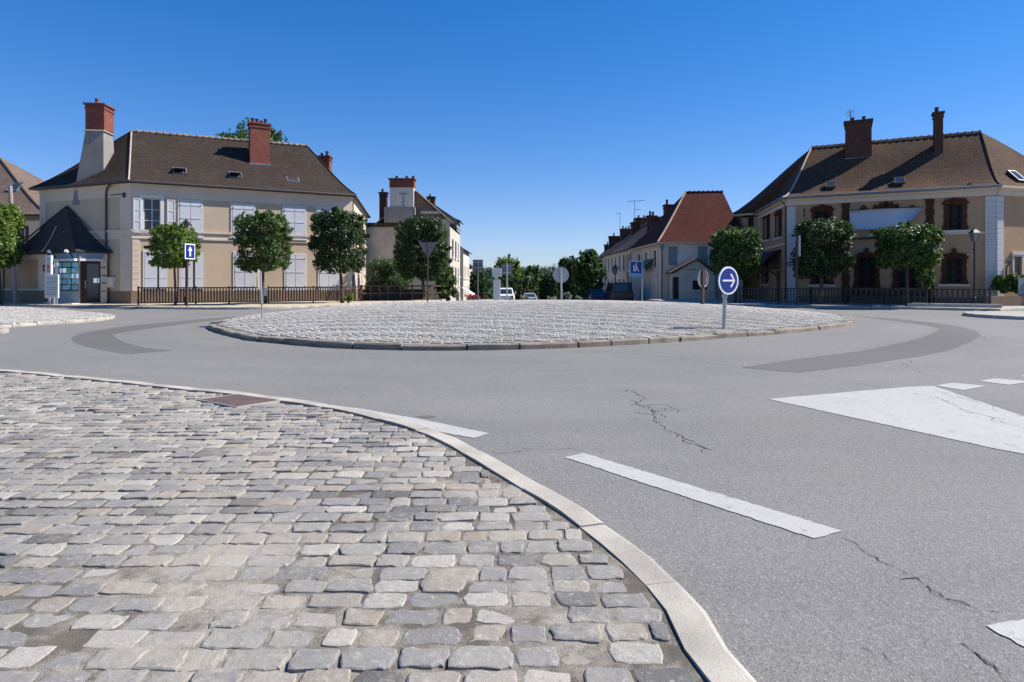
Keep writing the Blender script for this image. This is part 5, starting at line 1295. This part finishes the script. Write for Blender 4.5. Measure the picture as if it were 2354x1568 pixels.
# ------------------------------------------------------------------ fences
def railing(label, pts, h, mat, post_every=2.2, gap=.17, zb=.135, postk=1.0, name='railing', mid=False):
    t = thing(name, (pts[0][0], pts[0][1], zb), label, 'railing'); rails = MB(); bars = MB(); posts = []
    for a, b in zip(pts[:-1], pts[1:]):
        a, b = Vector(a), Vector(b); d = b-a; L = d.length; u = d/L; n = Vector((u.y, -u.x)); k = max(1, round(L/post_every))
        f = Fac(a, b)
        f.box(rails, 0, L, zb+h-.07, zb+h, -.04, .04); f.box(rails, 0, L, zb+.1, zb+.15, -.03, .03)
        for i in range(k): posts.append(f.P(L*i/k, zb))
        m = int(L/gap)
        for i in range(1, m): f.box(bars, L*i/m-gap*.22, L*i/m+gap*.22, zb+.15, zb+h-.07, -.012, .012)
    posts.append(V(pts[-1][0], pts[-1][1], zb))
    rails.build('rails', mat, t); bars.build('bars', mat, t)
    for p in posts: mb = MB(); mb.box(p-V(0, 0, .05), .085*postk, .085*postk, h+.06, .3); mb.box(p+V(0, 0, h+.01), .11*postk, .11*postk, .04, .3); mb.build('post', mat, t)
    return t
railing('dark brown metal railing along the front of the cream house', [P2(318, 38.6), P2(450, 39.2), P2(601, 40.4)], 1.06, M['brownp'])
railing('second stretch of brown railing right of the gap before the cream house', [P2(617, 40.6), P2(720, 42.2), P2(828, 44.6)], 1.06, M['brownp'])
wf = thing('rail_fence', (-11, 46, 0), 'dark weathered wooden rail fence in front of the shrubs', 'fence')
pts = [P2(832, 45.4), P2(893, 46.6), P2(975, 47.6), P2(1015, 48.4)]
mb = MB()
for a, b in zip(pts[:-1], pts[1:]):
    f = Fac(a, b)
    for z in (.1, .62, 1.14): f.box(mb, 0, f.L, z, z+.11, -.03, .03)
mb.build('rails', M['brownwood'], wf)
for a, b in zip(pts[:-1], pts[1:]):
    f = Fac(a, b); k = 3
    for i in range(k): mb = MB(); f.box(mb, f.L*i/k-.06, f.L*i/k+.06, -.1, 1.3, -.1, -.03); mb.build('post', M['brownwood'], wf)
mb = MB(); f = Fac(pts[0], pts[2]); f.box(mb, 0, f.L, -.1, .95, -.5, -.4); bwl = mb.build('back_boards', M['darkwood'], wf)
railing('dark iron railing in front of the tan house', [P2(1700, 41.2), P2(1790, 40.4), P2(1942, 38.6)], 1.0, M['blackp'], 2.4)
railing('dark iron railing below the banner', [P2(1944, 38.6), P2(2128, 36.8)], 1.0, M['blackp'], 2.4, .26)
railing('dark iron railing in front of the right hand windows', [P2(2130, 36.8), P2(2276, 35.6)], 1.0, M['blackp'], 2.4, .24)
lw = thing('low_wall', (29, 37.2, .1), 'low dark stone wall and timber fence beneath the hedge', 'wall')
f = Fac(P2(2278, 36.2), (36, 38.6)); mb = MB(); f.box(mb, 0, f.L, 0, .7, -.35, 0); mb.build('stonework', M['plinth'], lw)
mb = MB(); a, _ = f.sz(2320, 660)
a, _ = f.sz(2346, 660)
for k in range(30): f.box(mb, a+k*.13, a+k*.13+.11, .7, 1.75, -.15, -.12)
mb.build('palings', M['greenwood'], lw)
kw = thing('kerb_wall', (25.5, 33.6, 0), 'low pale stone edging block ending at the right hand kerb', 'edging')
f = Fac(P2(2085, 36.0), P2(2304, 33.9)); mb = MB(); f.box(mb, 0, f.L, .1, .33, -.22, 0); mb.build('stonework', M['kerb'], kw, bevel=.03)
bd = thing('bollard', (P2(609, 40.4).x, 40.4, .135), 'black and white bollard in the gap of the brown railing', 'bollard')
p = V(P2(609, 40.4).x, 40.4, .13); mb = MB(); mb.tube([p, p+V(0, 0, .5)], .13, 12); mb.build('foot', M['blackp'], bd)
mb = MB(); mb.tube([p+V(0, 0, .5), p+V(0, 0, .95), p+V(0, 0, 1.0)], [.12, .12, .07], 12); mb.build('body', M['whitep'], bd)

# ------------------------------------------------------------------ signs
def pole(root, x, y, z0, z1, r=.035, mat='steel', lean=0.0, name='pole'):
    mb = MB(); mb.tube([V(x, y, z0-.1), V(x+lean, y, z1)], r, 10); return mb.build(name, M[mat], root)
def disc_pts(r, n=40): return [(r*math.cos(2*math.pi*k/n), r*math.sin(2*math.pi*k/n)) for k in range(n)]
def plate_mb(poly, c, rz, o0, o1):                  # 2D polygon (across, up) on a vertical plate turned by rz; o = towards its face
    u = V(math.cos(rz), math.sin(rz), 0); n = V(math.sin(rz), -math.cos(rz), 0); mb = MB()
    P = [Vector(c)+u*a+V(0, 0, b)+n*o0 for a, b in poly]; mb.slab(P, n*(o1-o0)); return mb
# blue arrow sign, island right
d = 18.5; bx = (1664-HX)/F*d; by = d; z0 = dome(bx, by); cz = 1.6+(645-645)/F*d; cx = (1671-HX)/F*d-.0
t = thing('direction_sign', (bx, by, z0), 'round blue sign with white arrow pointing right on a grey pole', 'road sign')
pole(t, bx, by, z0, cz+.2, .055, 'steel', .05)
rzs = .52; c = V(cx, by-.09, cz); Rr = 32*d/F
pb_ = plate_mb(disc_pts(Rr), c, rzs, 0, .03).build('plate', M['white'], t)
plate_mb(disc_pts(Rr*.875), c, rzs, .03, .035).build('blue_field', M['blue'], pb_)
def arrow(k, rot=0):
    pts = [(-.62, -.06), (.42, -.06), (.42, .06), (-.62, .06)]
    a = [[(x*k, y*k) for x, y in pts]]
    for s_ in (1, -1): a.append([(.60*k, 0), (.46*k, 0), (.13*k, .42*k*s_), (.21*k, .48*k*s_), (.28*k, .46*k*s_)] if s_ > 0 else [(.60*k, 0), (.28*k, -.46*k), (.21*k, -.48*k), (.13*k, -.42*k), (.46*k, 0)])
    c_, s2 = math.cos(rot), math.sin(rot)
    return [[(x*c_-y*s2, x*s2+y*c_) for x, y in p] for p in a]
for i, p in enumerate(arrow(Rr*1.02)): plate_mb(p, c, rzs, .035, .039+.0006*i).build('arrow', M['white'], pb_) if i == 0 else None
mb = MB()
for i, p in enumerate(arrow(Rr*1.02)[1:]):
    q = plate_mb(p, c, rzs, .035, .0405+.001*i); mb.add(q.v, q.f)
mb.build('arrow_head', M['white'], pb_)
mb = MB(); mb.box(V(bx+.03, by, cz-.5), .13, .13, .1); mb.build('clamp', M['steel'], t)
# brown post sign seen from behind
d = 29.5; bx = (1615-HX)/F*d; z0 = dome(bx, d); cz = 1.6+4/F*d
t = thing('round_sign', (bx, d, z0), 'pale round sign seen from behind on a square brown post', 'road sign')
mb = MB(); mb.box(V(bx, d, z0-.1), .13, .13, cz-z0+.1, .5); mb.box(V(bx+.03, d-.0, cz-.3), .22, .18, .75, .5); mb.build('post', M['brownp'], t)
pl_ = plate_mb(disc_pts(.42, 10), V(bx+.02, d+.1, cz+.02), .75, -.01, .03).build('plate', M['signback'], t)
q = MB()
for k in range(20):
    a, b = 2*math.pi*k/20, 2*math.pi*(k+1)/20; u = V(math.cos(.75), math.sin(.75), 0); n = V(math.sin(.75), -math.cos(.75), 0); cc = V(bx+.02, d+.1, cz+.02)
    f = lambda an, rr, o: cc+u*rr*math.cos(an)+V(0, 0, rr*math.sin(an))+n*o
    q.hexa([f(a, .40, 0), f(b, .40, 0), f(b, .43, 0), f(a, .43, 0), f(a, .40, .07), f(b, .40, .07), f(b, .43, .07), f(a, .43, .07)])
q.build('rim', M['signback'], pl_)
# grey round back in the centre of the island
d = 30.0; bx = (1291-HX)/F*d; z0 = dome(bx, d); cz = 1.6+(645-632)/F*d
t = thing('round_sign', (bx, d, z0), 'plain grey round sign back on a thin pole at the crest of the island', 'road sign'); pole(t, bx, d, z0, cz+.25, .045, 'steel', -.03)
pb_ = plate_mb(disc_pts(.38), V(bx-.02, d+.08, cz), .12, -.015, .015).build('plate', M['signback'], t)
mb = MB(); mb.box(V(bx-.02, d+.03, cz+.1), .2, .05, .04); mb.box(V(bx-.02, d+.03, cz-.2), .2, .05, .04); mb.build('bracket', M['steel'], pb_)
# edge-on disc at the left of the island
d = 22.2; bx = (603-HX)/F*d; z0 = dome(bx, d); cz = 1.6+2/F*d
t = thing('round_sign', (bx, d, z0), 'thin grey pole with a disc sign seen edge on at the left of the island', 'road sign'); pole(t, bx, d, z0, cz+.3, .03, 'steel', -.06)
pb_ = plate_mb(disc_pts(.36), V(bx-.12, d, cz), -1.32, -.01, .02).build('plate', M['signback'], t); plate_mb(disc_pts(.32), V(bx-.12, d, cz), -1.32, .02, .024).build('blue_field', M['blue'], pb_)
# one way arrow on the left pavement
d = 35.95; bx = (430-HX)/F*d; cz = 1.6+(645-578.5)/F*d
t = thing('one_way_sign', (bx, d, .135), 'square blue sign with white up arrow on a brown pole before the cream house', 'road sign'); pole(t, bx, d, .135, cz+.3, .06, 'brownp', .02)
hw = 17.5/F*d; rzs = 1.42; c = V((438-HX)/F*d, d-.1, cz); sk = [(-hw, -hw), (hw, -hw), (hw, hw), (-hw, hw)]
pb_ = plate_mb(sk, c, rzs, 0, .03).build('plate', M['white'], t); plate_mb([(x*.88, y*.88) for x, y in sk], c, rzs, .03, .035).build('blue_field', M['blue'], pb_)
k = hw; plate_mb([(-.14*k, -.62*k), (.14*k, -.62*k), (.14*k, .1*k), (.42*k, .1*k), (0, .68*k), (-.42*k, .1*k), (-.14*k, .1*k)], c, rzs, .035, .04).build('arrow', M['white'], pb_)
# triangle back
d = 43.2; bx = (983-HX)/F*d; c = V(bx, d+.08, 0)
t = thing('give_way_sign', (bx, d, .115), 'grey back of a point down triangle sign before the broad street tree', 'road sign'); pole(t, bx, d, .1, 1.6+(645-560)/F*d, .05, 'brownp')
plate_mb([((962-983)/F*d, (645-557)/F*d+1.6), ((1004-983)/F*d, (645-557)/F*d+1.6), ((985-983)/F*d, (645-591)/F*d+1.6), ((981-983)/F*d, (645-591)/F*d+1.6)][::-1], c, 0, -.015, .015).build('plate', M['signgrey'], t)
# two square backs
for px0, px1, py0, py1, d, mt, lb in ((1087, 1110, 597, 621, 46.2, 'signdark', 'dark grey square sign back on a tall pole against the sky'), (1153, 1178, 606, 632, 47.5, 'signgrey', 'grey square sign back in front of the sunlit tree')):
    s = d/F; bx = ((px0+px1)/2-HX)*s; t = thing('square_sign', (bx, d, .1), lb, 'road sign'); z1, z0 = 1.6+(645-py0)*s, 1.6+(645-py1)*s; w = (px1-px0)/2*s
    pole(t, bx, d, .1 if bx > -3 else .1, z1, .055, 'signdark' if mt == 'signdark' else 'steel')
    pl_ = plate_mb([(-w, z0), (w, z0), (w, z1), (-w, z1)], V(bx, d+.09, 0), .04, -.015, .015).build('plate', M[mt], t)
    mb = MB(); mb.box(V(bx, d+.045, z0+.15), w*1.6, .03, .05); mb.box(V(bx, d+.045, z1-.2), w*1.6, .03, .05); mb.build('bracket', M['steel'], pl_)
# white totem
d = 47; s = d/F; bx = (1142-HX)*s; t = thing('totem_sign', (bx, d, .1), 'white advertising pillar with a boxy head beyond the island', 'totem')
mb = MB(); mb.box(V(bx, d, .0), 16*s, .3, 1.6+2*s); mb.build('pillar', M['whitep'], t, bevel=.02)
mb = MB(); mb.box(V(bx-1*s, d, 1.6+2*s), 7*s, .2, 9*s); mb.build('neck', M['whitep'], t)
mb = MB(); mb.box(V(bx, d, 1.6+9*s), 21*s, .4, 5*s); mb.box(V(bx, d, 1.6+14.4*s), 22*s, .42, 13*s); mb.build('head', M['whitep'], t, bevel=.02); mb = MB(); mb.box(V(bx+2*s, d, 1.6+27.4*s), 7*s, .2, 6*s); mb.build('top_lamp', M['zinc'], t)
# pedestrian sign
d = 44.5; s = d/F; bx = (1476-HX)*s; t = thing('pedestrian_crossing_sign', (bx, d, .0), 'square blue pedestrian crossing sign with white border before the red roofed house', 'road sign')
pole(t, bx, d, 0, 1.6+47*s, .045, 'steel'); hw = 15*s; c = V((1461.5-HX)*s, d-.08, 1.6+(645-615.5)*s); sk = [(-hw, -hw), (hw, -hw), (hw, hw), (-hw, hw)]
pb_ = plate_mb([(-hw*1.08, -hw*1.4), (hw*1.08, -hw*1.4), (hw*1.08, hw*1.05), (-hw*1.08, hw*1.05)], c, .1, 0, .03).build('plate', M['cyan'], t); plate_mb(sk, c, .1, .03, .034).build('border', M['inkblue'], pb_); plate_mb([(x*.86, y*.86) for x, y in sk], c, .1, .034, .038).build('blue_field', M['blue'], pb_)
mb = MB(); k = hw
for p in ([(-.06, .5), (.06, .5), (.1, .62), (0, .72), (-.1, .62)], [(-.08, .45), (.1, .45), (.14, .05), (-.02, .0)], [(-.02, .05), (.12, .05), (.5, -.55), (.36, -.55)], [(-.02, .05), (.08, .05), (-.05, -.55), (-.2, -.55)], [(-.42, .4), (-.26, .4), (-.26, -.55), (-.42, -.55)]):
    q = plate_mb([(x*k, y*k) for x, y in p], c, .1, .038, .042+.0003*len(mb.v)); mb.add(q.v, q.f)
mb.build('walking_figure', M['white'], pb_)
mb = MB(); mb.tube([V(bx, d, 1.6+20*s), V(bx-1.0, d-.1, 1.6+22*s)], .03, 6); mb.build('arm', M['steel'], t)
# tilted post and white sign edge by the tan house
d = 38.0; s = d/F; t = thing('post_sign', ((1830-HX)*s, d, .135), 'brown post with a narrow white sign seen edge on by the white quoin', 'road sign')
mb = MB(); mb.tube([V((1831-HX)*s, d, .1), V((1833-HX)*s, d, 1.6+(645-545)*s)], .065, 10); mb.build('post', M['brownp'], t)
plate_mb([(-.35, -.62), (.35, -.62), (.35, .62), (-.35, .62)], V((1839-HX)*s, d+.1, 1.6+(645-566)*s), 1.28, -.012, .02).build('plate', M['white'], t)
# information boards before the kiosk
d = 38.9; s = d/F; t = thing('information_board', ((120-HX)*s, d, .135), 'tall white notice stand with pale panels before the corner shop', 'notice board')
mb = MB()
for px in (114, 124): mb.box(V((px-HX)*s, d, .1), .09, .09, .5)
mb.build('leg', M['steel'], t)
def pan(px0, px1, py0, py1, o, th, mat, root, nm):
    mb = MB(); mb.box(V(((px0+px1)/2-HX)*s, d-o, 1.6+(645-py1)*s), (px1-px0)*s, th, (py1-py0)*s); return mb.build(nm, M[mat], root)
a = pan(107, 119.5, 587, 632, 0, .18, 'whitep', t, 'upper_panel'); b = pan(107.5, 138, 631, 685, .12, .1, 'whitep', t, 'lower_panel')
pan(109.5, 117.5, 591, 603, .092, .01, 'inkblue', a, 'print'); pan(109.5, 117.5, 605, 629, .092, .01, 'inkred', a, 'print'); pan(111.5, 116, 612, 617, .099, .008, 'redflower', a, 'print'); pan(111.5, 116, 621, 626, .099, .008, 'ink', a, 'print')
pan(109.5, 136, 634, 682, .172, .01, 'board', b, 'sheet')
for y in (640, 647, 652, 660, 665, 672, 676): pan(111.5, 134 if y != 652 else 128, y, y+1.2, .178, .008, 'ink', b, 'print_line')
mb = MB(); mb.box(V((114-HX)*s, d, 1.6+58*s), .2, .12, .12); mb.build('top_knob', M['blackp'], a)
pn = thing('small_white_sign', ((121-HX)*s, d+.3, .135), 'narrow white board standing behind the notice stand', 'board'); mb = MB(); mb.box(V((120.5-HX)*s, d+.35, .7), 6*s, .06, 1.6+(645-600)*s-.7); mb.build('panel', M['whitep'], pn); mb = MB(); mb.box(V((120.5-HX)*s, d+.35, .1), .1, .06, .61); mb.build('leg', M['steel'], pn)
# poles and lamps
d = 40.8; s = d/F; t = thing('utility_pole', ((30-HX)*s, d, .1), 'dark wooden pole leaning slightly beside the left edge tree', 'pole'); mb = MB(); mb.tube([V((35-HX)*s, d, 0), V((24-HX)*s, d, 1.6+(645-431)*s)], [.15, .115], 10); mb.build('shaft', M['greyrender'], t); mb = MB(); mb.tube([V((24-HX)*s, d, 1.6+(645-431)*s), V((24-HX)*s-.005, d, 1.6+(645-428)*s)], [.13, .1], 10); mb.build('cap', M['zinc'], t)
def lamp(label, px, py_top, d, h_l, zbase, sc_=1.0, mat='blackp', name='street_lamp'):
    s = d/F; x = (px-HX)*s; zt = 1.6+(645-py_top)*s; t = thing(name, (x, d, zbase), label, 'street lamp'); L = h_l; w = L*.5
    mb = MB(); mb.tube([V(x, d, zbase-.1), V(x, d, zbase+.5), V(x, d, zbase+.55), V(x, d, zt-L)], [.09*sc_, .085*sc_, .05*sc_, .04*sc_], 10); mb.tube([V(x, d, zt-L-.5), V(x, d, zt-L-.42), V(x, d, zt-L-.34)], [.05, .085, .05], 10); mb.build('post', M[mat], t)
    mb = MB(); mb.frus(V(x, d, zt-L), w*.45, w*.45, V(x, d, zt-L*.38), w*.92, w*.92); h = mb.build('lantern', M['lampglass'], t)
    mb = MB(); mb.frus(V(x, d, zt-L*.38), w*1.08, w*1.08, V(x, d, zt-L*.14), w*.38, w*.38); mb.frus(V(x, d, zt-L*.14), w*.3, w*.3, V(x, d, zt), w*.1, w*.1); mb.build('lantern_cap', M[mat], t)
    mb = MB()
    for i in (-1, 1):
        for j in (-1, 1): mb.tube([V(x+i*w*.225, d+j*w*.225, zt-L), V(x+i*w*.46, d+j*w*.46, zt-L*.37)], .018, 5)
    mb.build('lantern_frame', M[mat], h); return t
lamp('black lantern lamp post rising above the small yellow green tree', 428, 503, 38.0, .95, .135, 1.1)
lamp('black lantern lamp post in front of the right hand windows', 2240, 523, 35.9, .80, .135)
lamp('grey lantern lamp post before the pale terraced house', 1414, 607, 60, 1.0, gz(60), 1.2, 'pipe')

# ------------------------------------------------------------------ vehicles
def car(label, loc, rz, paint_, L=4.1, W=1.72, Hh=1.45, belt=.92, van=False, plate=True):
    t = local_thing('van' if van else 'car', loc, rz, label, 'van' if van else 'car')
    hw = W/2; n = 9
    # body: closed loft along x, nose at +x
    if van: prof = [(-L/2, .35, belt), (-L/2+.1, .28, belt+.02), (L/2-1.0, .28, belt), (L/2-.35, .28, belt-.18), (L/2, .36, belt-.35)]
    else: prof = [(-L/2, .38, belt-.12), (-L/2+.18, .26, belt), (-.2, .24, belt), (.75, .24, belt-.02), (L/2-.35, .26, belt-.2), (L/2, .36, belt-.38)]
    mb = MB(); rings = []
    for i, (x, zl, zh) in enumerate(prof):
        k = .90 if i in (0, len(prof)-1) else 1.0; w = hw*k
        rings.append([V(x, -w*.9, zl), V(x, -w, zl+.14), V(x, -w, zh-.22), V(x, -w*.93, zh), V(x, w*.93, zh), V(x, w, zh-.22), V(x, w, zl+.14), V(x, w*.9, zl)])
    vs = [v for r_ in rings for v in r_]; fs = []
    for i in range(len(rings)-1):
        for k in range(8): fs.append((i*8+k, i*8+(k+1) % 8, (i+1)*8+(k+1) % 8, (i+1)*8+k))
    fs += [tuple(range(7, -1, -1)), tuple((len(rings)-1)*8+k for k in range(8))]; mb.add(vs, fs); bd_ = mb.build('body', paint_, t, bevel=.05, smooth=False)
    if van: bot = (-L/2+.06, L/2-.95); top = (-L/2+.14, L/2-1.55)
    else: bot = (-L/2+.22, .85); top = (-L/2+.62, .12)
    b = [V(bot[0], -hw*.9, belt-.02), V(bot[1], -hw*.9, belt-.02), V(bot[1], hw*.9, belt-.02), V(bot[0], hw*.9, belt-.02)]; k = .74 if not van else .84
    tp = [V(top[0], -hw*k, Hh-.07), V(top[1], -hw*k, Hh-.07), V(top[1], hw*k, Hh-.07), V(top[0], hw*k, Hh-.07)]
    tp2 = [V(top[0]+.12, -hw*k*.86, Hh), V(top[1]-.12, -hw*k*.86, Hh), V(top[1]-.12, hw*k*.86, Hh), V(top[0]+.12, hw*k*.86, Hh)]
    mb = MB(); mb.hexa(b+tp); mb.hexa([p+V(0, 0, .0005) for p in tp]+tp2); mb.build('cabin', paint_, t, bevel=.04)
    def glass(nm, i, j, u0=.08, u1=.92, v0=.12, v1=.9):
        p, q, r_, s_ = b[i], b[j], tp[j], tp[i]; nn = (q-p).cross(s_-p).normalized()
        f = lambda u, v: p.lerp(q, u).lerp(s_.lerp(r_, u), v)
        m_ = MB(); m_.slab([f(u0, v0), f(u1, v0), f(u1, v1), f(u0, v1)], nn*.012); return m_.build(nm, M['glass'], t)
    glass('windscreen', 1, 2); glass('rear_window', 3, 0)
    for i, j in ((0, 1), (2, 3)):
        a0, a1 = ((.06, .46), (.52, .92)) if i == 0 else ((.08, .48), (.54, .94)); glass('side_window', i, j, *a0); glass('side_window', i, j, *a1)
    for x in (-L/2+.72, L/2-.78):
        for y in (-hw+.08, hw-.08):
            m_ = MB(); m_.tube([V(x, y-.1, .31), V(x, y+.1, .31)], .31, 20); wh = m_.build('wheel', M['tyre'], t, bevel=.03)
            m_ = MB(); m_.tube([V(x, y-.11, .31), V(x, y+.11, .31)], .19, 14); m_.build('rim', M['steel'], wh)
    for y in (-1, 1):
        m_ = MB(); m_.box(V(-L/2+.02, y*hw*.72, belt-.36), .1, .2, .26); m_.build('tail_light', M['lightred'], t)
        m_ = MB(); m_.box(V(L/2-.08, y*hw*.66, belt-.52), .1, .34, .15); m_.build('headlight', M['lampglass'], t)
        m_ = MB(); m_.box(V(bot[1]-.25, y*(hw+.07), belt), .1, .16, .12); m_.build('wing_mirror', paint_, t)
    m_ = MB(); m_.box(V(-L/2-.02, 0, .36), .14, W*.86, .16); m_.build('rear_bumper', M['pipe'], t)
    return t
d = 62; car('small white car seen from behind down the street', ((1163-HX)/F*d, d+2, gz(d)), math.pi/2, M['carwhite'], 4.1, 1.72, 1.62, 1.0)
d = 56; car('dark navy van parked before the terraced houses', ((1431-HX)/F*d, d+2.4, gz(d)-.1), math.pi/2+.02, M['carnavy'], 4.9, 1.95, 1.98, 1.15, True)
d = 60; car('blue hatchback parked left of the navy van', ((1371-HX)/F*d, d+2, gz(d)), math.pi/2+.1, M['carblue'], 4.0, 1.7, 1.45)
d = 64; car('dark blue estate car parked left of the blue hatchback', ((1343-HX)/F*d, d+2, gz(d)), math.pi/2+.1, M['carnavy'], 4.3, 1.72, 1.42)
d = 70; car('grey saloon far down the street beside the flowering shrubs', ((1218-HX)/F*d, d+2, gz(d)), math.pi/2, M['cargrey'], 4.2, 1.7, 1.35)
# red flowers and a slanting white awning on the left of the street
for px, lb in ((1080, 'red flower tub at the foot of the slanting awning'), (1096, 'taller red flower tub nearer the street')):
    d = 58; c = at(px, 684, d); t = thing('flower_tub', (c.x, d, gz(d)), lb, 'flower tub'); mb = MB(); mb.tube([V(c.x, d, gz(d)), V(c.x, d, c.z-.1)], [.22, .3], 12); mb.build('tub', M['kerb'], t)
    r = random.Random(px); mb = MB(); leaves(mb, [(V(c.x+r.gauss(0, .15), d+r.gauss(0, .15), c.z+r.uniform(-.05, .3)), .16) for _ in range(7)], 300, .1, r); mb.build('flowers', M['redflower'], t, uv=False)
a = at(1062, 662, 70); b_ = at(1083, 680, 66); t = thing('slanting_awning', (a.x, a.y, gz(70)), 'white awning slanting down from the left row of houses', 'awning'); mb = MB(); mb.slab([a, V(a.x, a.y+3, a.z), V(b_.x, b_.y+7, b_.z), b_], V(0, 0, .08)); mb.build('cloth', M['whitep'], t)
mb = MB(); mb.tube([b_, V(b_.x, b_.y, gz(66))], .04, 6); mb.tube([V(b_.x, b_.y+6.8, b_.z), V(b_.x, b_.y+6.8, gz(73))], .04, 6); mb.build('support', M['pipe'], t)

# ------------------------------------------------------------------ light, sky, camera
_el, _r = math.radians(45), math.atan(.13)
SUN = V(math.cos(_el)*math.cos(_r), math.cos(_el)*math.sin(_r), math.sin(_el))
el = math.asin(SUN.z); az = math.atan2(SUN.x, SUN.y)
w = bpy.data.worlds.new('World'); sc.world = w; w.use_nodes = True; nt = w.node_tree
sky = nt.nodes.new('ShaderNodeTexSky'); sky.sky_type = 'NISHITA'; sky.sun_disc = False; sky.sun_elevation = el; sky.sun_rotation = az
sky.altitude = 120; sky.air_density = 1.0; sky.dust_density = 0.0; sky.ozone_density = 4.0
bg = nt.nodes['Background']; bg.inputs['Strength'].default_value = .087; hs = nt.nodes.new('ShaderNodeHueSaturation'); hs.inputs['Saturation'].default_value = 1.35; nt.links.new(sky.outputs[0], hs.inputs['Color']); 
def vmath(op, a, b):
    n_ = nt.nodes.new('ShaderNodeVectorMath'); n_.operation = op
    for i, v in enumerate((a, b)):
        if isinstance(v, bpy.types.NodeSocket): nt.links.new(v, n_.inputs[i])
        else: n_.inputs[i].default_value = v
    return n_.outputs[0]
den = vmath('ADD', vmath('MULTIPLY', hs.outputs[0], (.13, .07, .04)), (1, 1, 1))
nt.links.new(vmath('DIVIDE', vmath('MULTIPLY', hs.outputs[0], (1.08, .98, 1.18)), den), bg.inputs[0])
ld = bpy.data.lights.new('sun', 'SUN'); ld.energy = 5.0; ld.angle = math.radians(.5); ld.color = (1, .94, .85)
lo = bpy.data.objects.new('sun', ld); COL.objects.link(lo); lo.rotation_euler = (-SUN).to_track_quat('-Z', 'Y').to_euler(); lo.location = SUN*60
cam = bpy.data.cameras.new('camera'); co = bpy.data.objects.new('camera', cam); COL.objects.link(co); sc.camera = co
cam.sensor_width = 36; cam.lens = 36*F/2354; cam.shift_y = -(784-HY)/2354; cam.clip_start = .05; cam.clip_end = 5000
co.location = (0, 0, EYE); co.rotation_euler = (math.pi/2, 0, 0)
vs = sc.view_settings; vs.view_transform = 'Standard'; vs.look = 'None'; vs.exposure = 0.8; vs.gamma = 1.0; vs.use_curve_mapping = False
sc.render.engine = 'CYCLES'; sc.cycles.use_denoising = True; sc.cycles.max_bounces = 6
